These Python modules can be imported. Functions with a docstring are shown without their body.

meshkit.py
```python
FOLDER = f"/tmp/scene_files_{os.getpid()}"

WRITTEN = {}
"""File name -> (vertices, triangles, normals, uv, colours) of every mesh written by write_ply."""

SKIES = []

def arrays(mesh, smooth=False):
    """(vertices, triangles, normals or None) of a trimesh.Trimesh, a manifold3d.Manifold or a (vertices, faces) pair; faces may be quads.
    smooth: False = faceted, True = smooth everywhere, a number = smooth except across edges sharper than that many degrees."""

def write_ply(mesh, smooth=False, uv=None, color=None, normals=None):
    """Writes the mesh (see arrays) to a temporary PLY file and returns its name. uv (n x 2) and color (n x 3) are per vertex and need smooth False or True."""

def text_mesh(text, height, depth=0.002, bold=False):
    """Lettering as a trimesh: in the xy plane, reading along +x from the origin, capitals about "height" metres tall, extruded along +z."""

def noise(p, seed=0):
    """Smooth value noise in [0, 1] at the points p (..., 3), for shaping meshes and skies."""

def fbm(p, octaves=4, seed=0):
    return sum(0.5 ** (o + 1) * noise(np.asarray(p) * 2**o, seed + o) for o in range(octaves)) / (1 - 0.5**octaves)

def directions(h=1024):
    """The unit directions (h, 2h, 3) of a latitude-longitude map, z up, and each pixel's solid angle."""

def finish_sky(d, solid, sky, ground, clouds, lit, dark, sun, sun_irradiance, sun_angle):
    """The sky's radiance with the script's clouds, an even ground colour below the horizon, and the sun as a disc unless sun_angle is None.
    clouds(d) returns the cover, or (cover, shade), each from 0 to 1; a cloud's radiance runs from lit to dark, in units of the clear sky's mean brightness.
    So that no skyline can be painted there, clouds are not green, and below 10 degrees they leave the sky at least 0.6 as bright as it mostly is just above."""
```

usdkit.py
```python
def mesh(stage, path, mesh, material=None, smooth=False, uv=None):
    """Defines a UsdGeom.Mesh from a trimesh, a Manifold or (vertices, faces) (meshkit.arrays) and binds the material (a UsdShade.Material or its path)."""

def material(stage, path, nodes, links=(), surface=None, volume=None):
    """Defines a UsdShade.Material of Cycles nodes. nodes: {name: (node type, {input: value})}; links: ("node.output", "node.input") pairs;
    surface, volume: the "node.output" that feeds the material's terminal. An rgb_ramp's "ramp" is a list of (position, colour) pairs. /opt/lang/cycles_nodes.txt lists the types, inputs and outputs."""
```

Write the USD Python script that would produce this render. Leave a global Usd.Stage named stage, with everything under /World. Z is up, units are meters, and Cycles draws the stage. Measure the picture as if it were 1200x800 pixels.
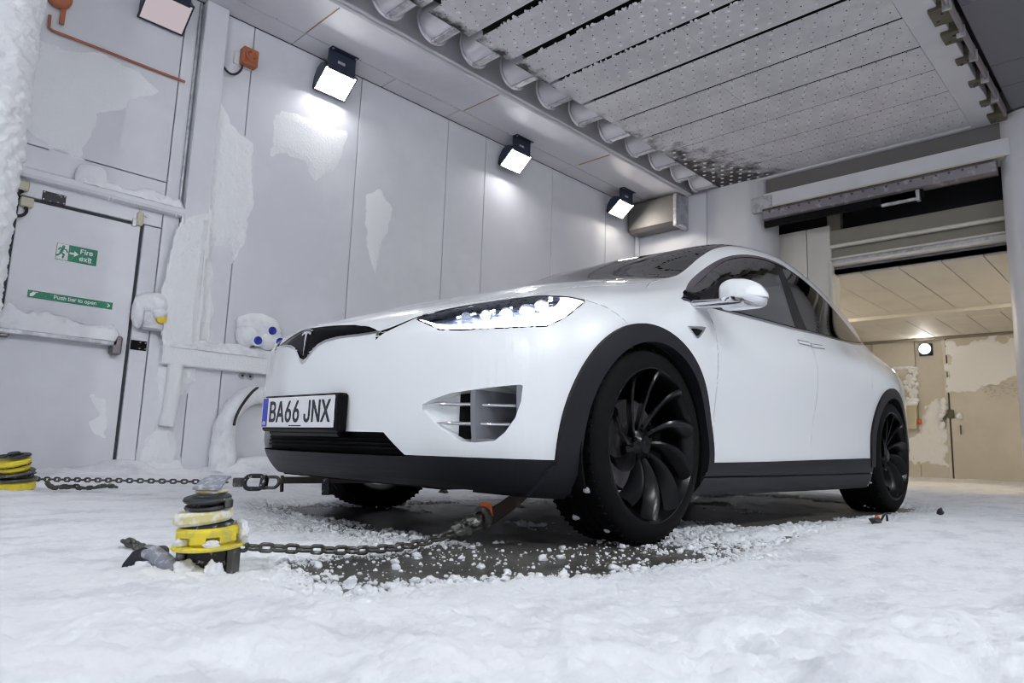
import math, random
import numpy as np, trimesh
import manifold3d as mf
from scipy.interpolate import CubicSpline, PchipInterpolator
from shapely.geometry import Polygon, LineString, MultiPolygon, Point, box as sbox
from shapely.ops import unary_union
import usdkit, meshkit
from meshkit import fbm, noise
from pxr import Usd, UsdGeom, UsdShade, UsdLux, Sdf, Gf, Vt

stage = Usd.Stage.CreateInMemory()
UsdGeom.SetStageUpAxis(stage, 'Z')
UsdGeom.Xform.Define(stage, '/World')
rng = np.random.default_rng(7)

# ------------------------------------------------------------------ camera
CAM_POS = np.array([2.3017, 2.4238, 0.3403])
YAW, PITCH, ROLL, FPIX = 3.9125, 0.1524, 0.0343, 813.98
EXPOSURE = 1.12
def camera():
    f = np.array([math.cos(PITCH)*math.cos(YAW), math.cos(PITCH)*math.sin(YAW), math.sin(PITCH)])
    r = np.cross(f, [0, 0, 1.0]); r /= np.linalg.norm(r); u = np.cross(r, f)
    c, s = math.cos(ROLL), math.sin(ROLL)
    r, u = c*r + s*u, -s*r + c*u
    cam = UsdGeom.Camera.Define(stage, '/World/camera')
    M = Gf.Matrix4d(*r, 0, *u, 0, *(-f), 0, *CAM_POS, 1)
    UsdGeom.Xformable(cam).AddTransformOp().Set(M)
    cam.CreateHorizontalApertureAttr(36.0)
    cam.CreateFocalLengthAttr(36.0*FPIX/1200)
    cam.CreateClippingRangeAttr(Gf.Vec2f(0.05, 200))
    cam.CreateFStopAttr(5.6); cam.CreateFocusDistanceAttr(3.0)
    cam.CreateExposureAttr(EXPOSURE)
camera()
BACK = 105.0; LAMP = 20.0            # strength of a lit flood lamp's face
WORLD = UsdLux.DomeLight.Define(stage, '/World/sky'); WORLD.CreateIntensityAttr(0.0)

# ------------------------------------------------------------------ materials
def mat(name, nodes, links, surface='p.BSDF'):
    return usdkit.material(stage, '/World/Looks/' + name, nodes, links, surface=surface)
def plain(name, color, rough=.5, metallic=0., coat=0., bump=None, var=None, spec=None, extra=None):
    """principled colour; bump = (scale, distance), var = (scale, other colour, amount ramp lo, hi)."""
    p = {'base_color': color, 'roughness': rough, 'metallic': metallic}
    if coat: p['coat_weight'] = coat; p['coat_roughness'] = .03
    if spec is not None: p['specular_ior_level'] = spec
    if extra: p.update(extra)
    nodes = {'p': ('principled_bsdf', p), 'g': ('geometry', {})}; links = []
    if bump:
        nodes['bn'] = ('noise_texture', {'scale': bump[0], 'detail': 5., 'roughness': .6})
        nodes['b'] = ('bump', {'distance': bump[1], 'strength': 1.0})
        links += [('g.position', 'bn.vector'), ('bn.fac', 'b.height'), ('b.normal', 'p.normal')]
    if var:
        nodes['vn'] = ('noise_texture', {'scale': var[0], 'detail': 6., 'roughness': .65})
        nodes['vr'] = ('rgb_ramp', {'ramp': [(0, color), (var[2], color), (var[3], var[1]), (1, var[1])]})
        links += [('g.position', 'vn.vector'), ('vn.fac', 'vr.fac'), ('vr.color', 'p.base_color')]
    return mat(name, nodes, links)
def emit(name, color, strength):
    return mat(name, {'e': ('emission', {'color': color, 'strength': strength})}, [], surface='e.emission')

M = {}
M['wall'] = plain('wall_paint', (.70, .705, .745), .40, bump=(30, .0006), var=(.9, (.76, .765, .80), .45, .62))
M['wall2'] = plain('wall_paint_b', (.68, .685, .73), .42, bump=(30, .0006), var=(1.1, (.74, .745, .785), .45, .62))
M['soffit'] = plain('soffit_paint', (.68, .67, .71), .45, var=(1.3, (.62, .61, .66), .45, .62))
M['joint'] = plain('dark_joint', (.05, .05, .06), .8)
M['rust'] = plain('rust_sealant', (.35, .22, .10), .8)
M['warm'] = plain('beige_wall', (.60, .57, .50), .6, var=(1.2, (.66, .63, .57), .4, .6), bump=(25, .001))
M['warm2'] = plain('beige_ceiling', (.68, .645, .58), .6, var=(1.5, (.62, .585, .52), .45, .65))
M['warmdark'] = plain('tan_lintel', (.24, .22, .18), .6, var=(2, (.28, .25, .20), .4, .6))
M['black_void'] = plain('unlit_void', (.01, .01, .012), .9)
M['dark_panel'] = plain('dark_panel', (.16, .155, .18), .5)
M['pillar'] = plain('pillar_paint', (.62, .62, .65), .38, var=(1.2, (.57, .57, .60), .45, .65))
M['steel'] = plain('steel', (.20, .185, .195), .38, .9, var=(9, (.34, .32, .33), .55, .68))
M['galv'] = plain('galvanised', (.55, .55, .58), .4, .6, var=(14, (.38, .38, .41), .45, .6))
M['olive'] = plain('olive_bracket', (.11, .10, .065), .6, var=(8, (.16, .14, .10), .45, .6))
M['pinkgrey'] = plain('grey_mauve_fin', (.26, .225, .23), .6)
M['lampbody'] = plain('lamp_body', (.018, .026, .05), .35)
M['snow'] = mat('snow', {
    'p': ('principled_bsdf', {'roughness': .75, 'specular_ior_level': .3}),
    'g': ('geometry', {}), 'mp': ('mapping', {'scale': (1.0, 2.2, 1.0)}), 'd': ('noise_texture', {'scale': 2.6, 'detail': 9., 'roughness': .72}), 'dr': ('rgb_ramp', {'ramp': [(0, (.66, .67, .71)), (.38, (.74, .75, .79)), (.50, (.88, .89, .92)), (1, (.90, .91, .93))]}),
    'n': ('noise_texture', {'scale': 90., 'detail': 6., 'roughness': .7}), 'b': ('bump', {'distance': .006, 'strength': .8}),
    'n2': ('noise_texture', {'scale': 420., 'detail': 3., 'roughness': .6}), 'b2': ('bump', {'distance': .0015, 'strength': .7})},
    [('g.position', 'mp.vector'), ('mp.vector', 'd.vector'), ('d.fac', 'dr.fac'), ('dr.color', 'p.base_color'), ('g.position', 'n.vector'), ('n.fac', 'b.height'), ('g.position', 'n2.vector'), ('n2.fac', 'b2.height'), ('b.normal', 'b2.normal'), ('b2.normal', 'p.normal')])
M['frost'] = mat('frost', {
    'p': ('principled_bsdf', {'base_color': (.90, .91, .935), 'roughness': .7, 'specular_ior_level': .3}),
    'g': ('geometry', {}), 'n': ('noise_texture', {'scale': 48., 'detail': 6., 'roughness': .7}), 'b': ('bump', {'distance': .012, 'strength': .8})},
    [('g.position', 'n.vector'), ('n.fac', 'b.height'), ('b.normal', 'p.normal')])
M['wetfloor'] = mat('wet_concrete', {
    'p': ('principled_bsdf', {'roughness': .35}), 'g': ('geometry', {}),
    'n': ('noise_texture', {'scale': 5., 'detail': 8., 'roughness': .7}),
    'r': ('rgb_ramp', {'ramp': [(0, (.035, .033, .032)), (.45, (.07, .066, .06)), (.62, (.12, .115, .105)), (1, (.17, .165, .15))]}),
    'rr': ('rgb_ramp', {'ramp': [(0, (.25,)*3), (.5, (.35,)*3), (.7, (.7,)*3), (1, (.8,)*3)]}),
    'n2': ('noise_texture', {'scale': 60., 'detail': 5.}), 'b': ('bump', {'distance': .004, 'strength': .7})},
    [('g.position', 'n.vector'), ('n.fac', 'r.fac'), ('r.color', 'p.base_color'), ('n.fac', 'rr.fac'), ('rr.color', 'p.roughness'),
     ('g.position', 'n2.vector'), ('n2.fac', 'b.height'), ('b.normal', 'p.normal')])
M['paint'] = plain('pearl_white_paint', (.80, .815, .83), .32, 0., 1.0)
M['plastic'] = plain('charcoal_plastic', (.012, .012, .016), .45, bump=(900, .0003), spec=.22)
M['gloss_black'] = plain('gloss_black', (.003, .003, .004), .2, spec=.10)
M['matt_black'] = plain('matt_black', (.003, .003, .004), .8, spec=.15)
M['chrome'] = plain('chrome', (.75, .75, .78), .12, 1.0)
M['darkchrome'] = plain('smoked_chrome', (.30, .27, .31), .22, 1.0)
M['rim'] = plain('satin_black_alloy', (.004, .004, .005), .24, spec=.26)
M['tire'] = plain('tire_rubber', (.005, .005, .0055), .65, bump=(300, .0006), spec=.10)
M['seat'] = plain('black_seat', (.012, .012, .014), .6)
M['cabin'] = plain('cabin_trim', (.03, .03, .034), .7)
M['plate'] = plain('plate_white', (.78, .78, .80), .35)
M['plateink'] = plain('plate_black', (.012, .012, .02), .4)
M['eublue'] = plain('plate_blue', (.05, .06, .45), .4)
M['white'] = plain('sign_white', (.75, .76, .78), .5)
M['green'] = plain('sign_green', (.01, .22, .12), .5, var=(60, (.35, .5, .45), .60, .66))
M['orange'] = plain('orange_plastic', (.42, .13, .06), .5)
M['orange_rod'] = plain('orange_conduit', (.36, .12, .07), .55)
M['redstop'] = plain('red_orange_knob', (.75, .16, .03), .4)
M['yellow'] = plain('yellow_paint', (.72, .58, .03), .45, var=(26, (.50, .42, .10), .52, .66))
M['yellow2'] = plain('snow_dusted_yellow', (.62, .55, .26), .6, var=(30, (.78, .78, .74), .45, .60))
M['blackrub'] = plain('black_rubber', (.015, .015, .02), .5, var=(40, (.55, .56, .60), .60, .68))
M['strap'] = plain('grey_webbing', (.22, .23, .27), .8, var=(60, (.55, .56, .6), .5, .66))
M['strapbrown'] = plain('brown_webbing', (.06, .045, .035), .8)
M['chain'] = plain('chain_steel', (.10, .098, .09), .45, .7, var=(50, (.32, .32, .33), .55, .7))
M['blue'] = plain('blue_plug', (.02, .03, .35), .3)
M['cream'] = plain('cream_box', (.55, .51, .38), .5)
M['cable'] = plain('black_cable', (.015, .015, .02), .5)
M['yel'] = plain('yellow_button', (.75, .55, .02), .4)
M['lamp'] = emit('lamp_face', (1.0, .985, 1.0), LAMP)
M['lampwarm'] = emit('lamp_face_warm', (1.0, .93, .84), LAMP)
M['lampdim'] = emit('lamp_face_dim', (.62, .54, .58), .38)
M['lampback'] = emit('lamp_face_back', (.93, .97, 1.0), BACK)
M['drl'] = emit('running_light', (.93, .96, 1.0), 7.0)
M['tailred'] = plain('tail_red', (.30, .012, .014), .15, 0., .6)
M['strip'] = emit('strip_glow', (1., .89, .73), 52.)
M['led'] = emit('headlight_led', (.85, .90, 1.0), 10.0)
def glass(name, tint, refl=1.0, ior=1.5, spec_rough=0.0):
    return mat(name, {'t': ('transparent_bsdf', {'color': tint}), 'g': ('glossy_bsdf', {'color': (refl,)*3, 'roughness': spec_rough}),
                      'f': ('fresnel', {'IOR': ior}), 'm': ('mix_closure', {}), 'geo': ('geometry', {}),
                      'inv': ('math', {'math_type': 'subtract', 'value1': 1.0}), 'mul': ('math', {'math_type': 'multiply'})},
               [('geo.backfacing', 'inv.value2'), ('inv.value', 'mul.value1'), ('f.fac', 'mul.value2'), ('mul.value', 'm.fac'), ('t.BSDF', 'm.closure1'), ('g.BSDF', 'm.closure2')], surface='m.closure')
M['glass'] = glass('window_glass', (.55, .60, .62), ior=3.4)
M['dglass'] = glass('privacy_glass', (.16, .155, .15), ior=1.75)
M['lens'] = glass('clear_lens', (.95, .97, 1.0))
M['reflector'] = plain('headlight_reflector', (.30, .37, .72), .3, .0, var=(45, (.85, .88, .97), .46, .58))
M['browngrey'] = plain('brown_grey_metal', (.14, .13, .125), .5)

# slats: rime over dark metal; the bare metal shows at the ends and in one corner (wear with its own shape)
def slat_material():
    nodes = {'p': ('principled_bsdf', {'roughness': .62}), 'g': ('geometry', {}), 's': ('separate_xyz', {}),
             'n': ('noise_texture', {'scale': 5.5, 'detail': 6., 'roughness': .65}),
             'n2': ('noise_texture', {'scale': 70., 'detail': 4., 'roughness': .7}), 'b': ('bump', {'distance': .006, 'strength': .7}),
             # distance from the bare corner (-6.5,-2.1): a*(x+6.5)+b*(y+2.1)
             'ax': ('math', {'math_type': 'multiply_add', 'value2': .19, 'value3': .19*6.5}),
             'ay': ('math', {'math_type': 'multiply_add', 'value2': .42, 'value3': .42*2.1}),
             'sum': ('math', {'math_type': 'add'}), 'nz': ('math', {'math_type': 'multiply_add', 'value2': -.9, 'value3': .45}), 'xx': ('math', {'math_type': 'multiply_add', 'value2': -.7, 'value3': -.7*2.7}), 'xm': ('math', {'math_type': 'maximum', 'value2': 0.0}), 'sum4': ('math', {'math_type': 'add'}),
             'sum2': ('math', {'math_type': 'add'}), 'r': ('rgb_ramp', {'ramp': [(0, (0,)*3), (.20, (0,)*3), (.46, (1,)*3), (1, (1,)*3)]}),
             # ends of all slats
             'ey': ('math', {'math_type': 'multiply_add', 'value2': 1.6, 'value3': 1.6*2.1}), 'sum3': ('math', {'math_type': 'add'}),
             'r2': ('rgb_ramp', {'ramp': [(0, (0,)*3), (.05, (.3,)*3), (.20, (1,)*3), (1, (1,)*3)]}),
             'mn': ('math', {'math_type': 'minimum'}),
             'mx': ('mix_color', {'a': (.045, .038, .036)}), 'n3': ('noise_texture', {'scale': 2.2, 'detail': 7., 'roughness': .7}), 'fr': ('rgb_ramp', {'ramp': [(0, (.58, .57, .60)), (.42, (.64, .625, .655)), (.58, (.73, .715, .74)), (1, (.78, .77, .79))]})}
    links = [('g.position', 's.vector'), ('g.position', 'n.vector'), ('g.position', 'n2.vector'), ('s.x', 'ax.value1'), ('s.y', 'ay.value1'),
             ('ax.value', 'sum.value1'), ('ay.value', 'sum.value2'), ('n.fac', 'nz.value1'), ('sum.value', 'sum2.value1'), ('nz.value', 'sum2.value2'),
             ('sum2.value', 'r.fac'), ('s.y', 'ey.value1'), ('ey.value', 'sum3.value1'), ('nz.value', 'sum3.value2'), ('s.x', 'xx.value1'), ('xx.value', 'xm.value1'), ('sum3.value', 'sum4.value1'), ('xm.value', 'sum4.value2'), ('sum4.value', 'r2.fac'),
             ('r.color', 'mn.value1'), ('r2.color', 'mn.value2'), ('mn.value', 'mx.fac'), ('g.position', 'n3.vector'), ('n3.fac', 'fr.fac'), ('fr.color', 'mx.b'), ('mx.result', 'p.base_color'),
             ('n2.fac', 'b.height'), ('b.normal', 'p.normal')]
    return mat('frosted_perforated_metal', nodes, links)
M['slat'] = slat_material()
M['hole'] = plain('punched_hole', (.015, .015, .018), .8)
M['rime'] = plain('rime_stud', (.74, .74, .77), .55)

# ------------------------------------------------------------------ scene helpers
USED = {}
def unique(parent, name):
    k = (parent, name); n = USED.get(k, 0); USED[k] = n + 1
    return f'{parent}/{name}' if n == 0 else f'{parent}/{name}_{n:03d}'
def keys(path, label=None, cat=None, group=None, kind=None):
    pr = stage.GetPrimAtPath(path)
    for k, v in (('label', label), ('category', cat), ('group', group), ('kind', kind)):
        if v is not None: pr.SetCustomDataByKey(k, v)
    return path
def thing(name, label, cat, group=None, loc=(0, 0, 0), kind=None, rotz=0., parent='/World'):
    p = unique(parent, name); x = UsdGeom.Xform.Define(stage, p)
    x.AddTranslateOp().Set(Gf.Vec3d(*map(float, loc)))
    if rotz: x.AddRotateZOp().Set(float(rotz))
    return keys(p, label, cat, group, kind)
def clean(v, f):
    v = np.asarray(v, float); f = np.asarray(f, int)
    return v, f
def obj(name, mesh, m, parent='/World', smooth=30, label=None, cat=None, group=None, kind=None, loc=None):
    """one Mesh prim; loc: the thing's base, points are made relative to it."""
    p = unique(parent, name)
    if loc is not None:
        mesh = mesh.copy(); mesh.apply_translation(-np.asarray(loc, float))
    g = usdkit.mesh(stage, p, mesh, M[m] if isinstance(m, str) else m, smooth=smooth)
    if loc is not None: UsdGeom.Xformable(g).AddTranslateOp().Set(Gf.Vec3d(*map(float, loc)))
    return keys(p, label, cat, group, kind)
def obj_fv(name, man, m, parent, label=None, kind=None):
    """Mesh from a Manifold whose vertex properties 3..5 are smooth normals (zero on cut faces)."""
    if man.is_empty(): return None
    r = man.to_mesh(); vp = np.asarray(r.vert_properties); f = np.asarray(r.tri_verts).astype(np.int64)
    v = vp[:, :3].astype(float)
    fn = np.cross(v[f[:, 1]] - v[f[:, 0]], v[f[:, 2]] - v[f[:, 0]]); fl = np.linalg.norm(fn, axis=1)
    ok = fl > 1e-12; f, fn, fl = f[ok], fn[ok], fl[ok]; fn = fn / fl[:, None]
    if vp.shape[1] >= 6:
        n = vp[f][:, :, 3:6].astype(float); l = np.linalg.norm(n, axis=2, keepdims=True)
        n = np.where(l > .35, n / np.maximum(l, 1e-9), fn[:, None, :])
        bad = (n * fn[:, None, :]).sum(2) < .05
        n[bad] = np.repeat(fn[:, None, :], 3, 1)[bad]
    else:
        n = np.repeat(fn[:, None, :], 3, 1)
    p = unique(parent, name)
    g = UsdGeom.Mesh.Define(stage, p)
    g.CreatePointsAttr(Vt.Vec3fArray.FromNumpy(v.astype(np.float32)))
    g.CreateFaceVertexCountsAttr(Vt.IntArray.FromNumpy(np.full(len(f), 3, np.int32)))
    g.CreateFaceVertexIndicesAttr(Vt.IntArray.FromNumpy(f.astype(np.int32).ravel()))
    g.CreateSubdivisionSchemeAttr('none')
    g.CreateNormalsAttr(Vt.Vec3fArray.FromNumpy(n.reshape(-1, 3).astype(np.float32)))
    g.SetNormalsInterpolation('faceVarying')
    UsdShade.MaterialBindingAPI.Apply(g.GetPrim()).Bind(M[m] if isinstance(m, str) else m)
    return keys(p, label, None, None, kind)
cat_ = trimesh.util.concatenate
def objs(name, meshes, m, parent='/World', **kw):
    for q in meshes: obj(name, q, m, parent, **kw)
def bx(x0, y0, z0, x1, y1, z1, c=0.):
    """box between corners, edges chamfered by c."""
    lo, hi = np.minimum((x0, y0, z0), (x1, y1, z1)), np.maximum((x0, y0, z0), (x1, y1, z1))
    if c <= 0:
        b = trimesh.creation.box(hi - lo); b.apply_translation((lo + hi) / 2); return b
    c = min(c, (hi - lo).min() * .45)
    P = []
    for i in range(8):
        k = np.array([(i >> a) & 1 for a in range(3)])
        q = np.where(k == 1, hi, lo); d = np.where(k == 1, -1., 1.) * c
        for a in range(3):
            e = d.copy(); e[a] = 0; P.append(q + e)
    return trimesh.convex.convex_hull(np.array(P))
def rot(m, deg, axis, about=(0, 0, 0)):
    m = m.copy(); m.apply_transform(trimesh.transformations.rotation_matrix(math.radians(deg), axis, about)); return m
def mv(m, x, y, z):
    m = m.copy(); m.apply_translation((x, y, z)); return m
def cyl(a, b, r, n=16, r2=None):
    a, b = np.asarray(a, float), np.asarray(b, float); d = b - a; L = np.linalg.norm(d); w = d / L
    t = np.array([0, 0, 1.]) if abs(w[2]) < .9 else np.array([1., 0, 0])
    u = np.cross(w, t); u /= np.linalg.norm(u); v = np.cross(w, u)
    th = np.linspace(0, 2*np.pi, n, endpoint=False); ring = np.cos(th)[:, None]*u + np.sin(th)[:, None]*v
    r2 = r if r2 is None else r2
    V = np.vstack([a + ring*r, b + ring*r2, [a], [b]]); i = np.arange(n); j = (i + 1) % n
    F = np.vstack([np.stack([i, i+n, j], 1), np.stack([j, i+n, j+n], 1), np.stack([np.full(n, 2*n), i, j], 1), np.stack([np.full(n, 2*n+1), j+n, i+n], 1)])
    m = trimesh.Trimesh(V, F, process=False)
    return m
def tube(pts, r, n=8, closed=False):
    """round sweep along a polyline; r a number or one per point."""
    P = np.asarray(pts, float); k = len(P); r = np.broadcast_to(r, k)
    T = np.gradient(P, axis=0) if not closed else np.roll(P, -1, 0) - np.roll(P, 1, 0)
    T /= np.linalg.norm(T, axis=1, keepdims=True)
    u = np.cross(T[0], [0, 0, 1.] if abs(T[0][2]) < .9 else [1., 0, 0]); u /= np.linalg.norm(u); rings = []
    th = np.linspace(0, 2*np.pi, n, endpoint=False)
    for i in range(k):
        u = u - T[i]*np.dot(u, T[i]); u /= np.linalg.norm(u); v = np.cross(T[i], u)
        rings.append(P[i] + r[i]*(np.cos(th)[:, None]*u + np.sin(th)[:, None]*v))
    V = np.vstack(rings); F = []
    for i in range(k if closed else k - 1):
        a, b = i*n, ((i + 1) % k)*n
        for q in range(n):
            q2 = (q + 1) % n; F += [(a+q, a+q2, b+q), (a+q2, b+q2, b+q)]
    if not closed:
        V = np.vstack([V, P[0], P[-1]]); c0, c1 = len(V) - 2, len(V) - 1; e = (k - 1)*n
        for q in range(n):
            q2 = (q + 1) % n; F += [(c0, q2, q), (c1, e+q, e+q2)]
    m = trimesh.Trimesh(V, F, process=False)
    if m.volume < 0: m.invert()
    return m
def spline(pts, n=40):
    P = np.asarray(pts, float); d = np.concatenate([[0], np.cumsum(np.linalg.norm(np.diff(P, axis=0), axis=1))])
    return CubicSpline(d, P)(np.linspace(0, d[-1], n))
def lathe(prof, n=48, axis='z'):
    """prof: (radius, height) closed outline, revolved about z, then turned to the axis."""
    P = np.asarray(prof, float); k = len(P); th = np.linspace(0, 2*np.pi, n, endpoint=False)
    V = np.stack([np.outer(np.cos(th), P[:, 0]), np.outer(np.sin(th), P[:, 0]), np.broadcast_to(P[:, 1], (n, k))], -1).reshape(-1, 3)
    i, j = np.meshgrid(np.arange(n), np.arange(k), indexing='ij'); i2, j2 = (i + 1) % n, (j + 1) % k
    a, b, c, d = i*k + j, i2*k + j, i2*k + j2, i*k + j2
    F = np.vstack([np.stack([a, b, c], -1).reshape(-1, 3), np.stack([a, c, d], -1).reshape(-1, 3)])
    m = trimesh.Trimesh(V, F, process=True); m.update_faces(m.nondegenerate_faces()); m.remove_unreferenced_vertices()
    if m.volume < 0: m.invert()
    if axis == 'y': m.apply_transform(np.array([[1, 0, 0, 0], [0, 0, 1, 0], [0, -1, 0, 0], [0, 0, 0, 1.]]))
    if axis == 'x': m.apply_transform(np.array([[0, 0, 1, 0], [0, 1, 0, 0], [-1, 0, 0, 0], [0, 0, 0, 1.]]))
    return m
def extr(poly, h, axis, at):
    """shapely polygon extruded by h; axis y: polygon in (x,z) grows to +y from at; axis x: (y,z) to +x; axis z: (x,y) to +z."""
    ms = []
    for g in getattr(poly, 'geoms', [poly]):
        if g.is_empty: continue
        ms.append(trimesh.creation.extrude_polygon(g, h, engine='earcut'))
    m = cat_(ms); v = m.vertices.copy()
    if axis == 'y': v = np.stack([v[:, 0], at + v[:, 2], v[:, 1]], 1)
    elif axis == 'x': v = np.stack([at + v[:, 2], v[:, 0], v[:, 1]], 1)
    else: v = np.stack([v[:, 0], v[:, 1], at + v[:, 2]], 1)
    m = trimesh.Trimesh(v, m.faces, process=False)
    if m.volume < 0: m.invert()
    return m
def blob(center, size, seed, amp=.25, sub=2, freq=1.6):
    """lumpy snow or dirt clump."""
    m = trimesh.creation.icosphere(sub); v = np.array(m.vertices)
    k = 1 + amp*2*(fbm(v*freq + seed*3.7, 3, seed) - .5)
    m.vertices = v*k[:, None]*np.asarray(size) + np.asarray(center); return m

# ================================================================== THE SETTING
YW, ZC, XB = -3.5, 4.12, -6.5          # left wall face, ceiling height, back wall face
def structure(name, label, cat):
    return thing(name, label, cat, kind='structure')
obj('floor', bx(-14, -6, -.2, 4.4, 5.2, 0), 'wetfloor', smooth=False, label='dark wet concrete floor showing through the snow under the car', cat='floor', kind='structure')

# ---- left wall: insulated panels with dark joints
wl = structure('wall_left', 'white insulated panel wall with the fire door and flood lamps', 'wall')
obj('backing', bx(4.2, YW-.2, -.1, XB-.3, YW-.035, 4.6), 'joint', wl, smooth=False)
def wpanel(x0, x1, z0, z1, k=0):
    g = .0045
    obj('panel', bx(x0-g, YW-.04, z0+g, x1+g, YW, z1-g, .003), 'wall2' if k % 2 else 'wall', wl, smooth=False)
seams = [.373, .24, .03, -.235, -1.41, -2.61, -3.22, -4.48, -5.69, -6.5]
for i in range(len(seams)-1): wpanel(seams[i], seams[i+1], 0, ZC, i)
wpanel(1.39, .373, 2.418, ZC, 1); wpanel(2.6, 1.39, 2.418, ZC); wpanel(4.2, 2.6, 0, ZC); wpanel(2.6, 1.39, 0, 2.418, 1)
wpanel(1.39, .373, 2.025, 2.418); wpanel(.51, .373, 0, 2.025, 1); wpanel(1.39, 1.366, 0, 2.025)
# fire door
dr = structure('door_1', 'white fire door with green signs and a snow laden push bar', 'door')
obj('leaf', bx(1.344, YW-.035, .02, .532, YW-.004, 2.002, .004), 'wall', dr, smooth=False)
obj('gasket', cat_([bx(1.368, YW-.034, 0, 1.344, YW-.018, 2.026), bx(.532, YW-.034, 0, .508, YW-.018, 2.026), bx(1.368, YW-.034, 2.002, .508, YW-.018, 2.026)]), 'joint', dr, smooth=False)
def sign_text(t, h, x, z, mtl, parent, name='lettering', bold=True, y=YW):
    m = meshkit.text_mesh(t, h, .0015, bold)
    v = m.vertices; m = trimesh.Trimesh(np.stack([x - v[:, 0], np.full(len(v), y) + v[:, 2], z + v[:, 1]], 1), m.faces, process=False)
    if m.volume < 0: m.invert()
    obj(name, m, mtl, parent, smooth=False)
# FIRE EXIT sign: white pictogram square, arrow and words on green
fs = thing('fire_exit_sign', 'green and white fire exit sign with running man on the door', 'sign', loc=(.945, YW, 1.61))
def P3(lst): return Polygon(lst)
def loc_extr(poly, h, y0): return extr(poly, h, 'y', y0)
def rel(m, o):
    if isinstance(m, (list, tuple)): return [rel(q, o) for q in m]
    return mv(m, -o[0], -o[1], -o[2])
FO = (.945, YW, 1.61)
obj('sign_board', rel(bx(1.081, YW-.003, 1.611, .811, YW+.002, 1.733), FO), 'green', fs, smooth=False)
obj('pictogram_field', rel(bx(1.079, YW, 1.613, 1.003, YW+.003, 1.731), FO), 'white', fs, smooth=False)
man = unary_union([Point(1.038, 1.712).buffer(.010), LineString([(1.040, 1.700), (1.050, 1.668)]).buffer(.009), LineString([(1.050, 1.668), (1.030, 1.652), (1.036, 1.628)]).buffer(.006),
                   LineString([(1.050, 1.668), (1.062, 1.648), (1.075, 1.640)]).buffer(.006), LineString([(1.040, 1.697), (1.018, 1.690), (1.010, 1.676)]).buffer(.0045), LineString([(1.042, 1.697), (1.060, 1.700), (1.068, 1.685)]).buffer(.0045)])
obj('running_man', rel(extr(man, .0015, 'y', YW+.003), FO), 'green', fs, smooth=False)
arrow = Polygon([(.995, 1.665), (.995, 1.680), (.965, 1.680), (.965, 1.695), (.935, 1.6725), (.965, 1.650), (.965, 1.665)])
obj('arrow', rel(extr(arrow, .0015, 'y', YW+.002), FO), 'white', fs, smooth=False)
def txt(t, h, x, z, o, parent, mtl='white', y=YW+.002, bold=True):
    m = meshkit.text_mesh(t, h, .0015, bold); v = m.vertices
    m = trimesh.Trimesh(np.stack([x - v[:, 0], y + v[:, 2], z + v[:, 1]], 1) - np.asarray(o), m.faces, process=False)
    if m.volume < 0: m.invert()
    return obj('lettering', m, mtl, parent, smooth=False)
txt('Fire', .036, .930, 1.682, FO, fs); txt('exit', .036, .930, 1.628, FO, fs)
PO = (.942, YW, 1.295)
ps = thing('push_bar_sign', 'long green push bar to open strip sign on the fire door', 'sign', loc=PO)
obj('sign_board', rel(bx(1.219, YW-.003, 1.297, .665, YW+.002, 1.350), PO), 'green', ps, smooth=False)
txt('Push bar to open', .026, 1.06, 1.313, PO, ps)
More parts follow.
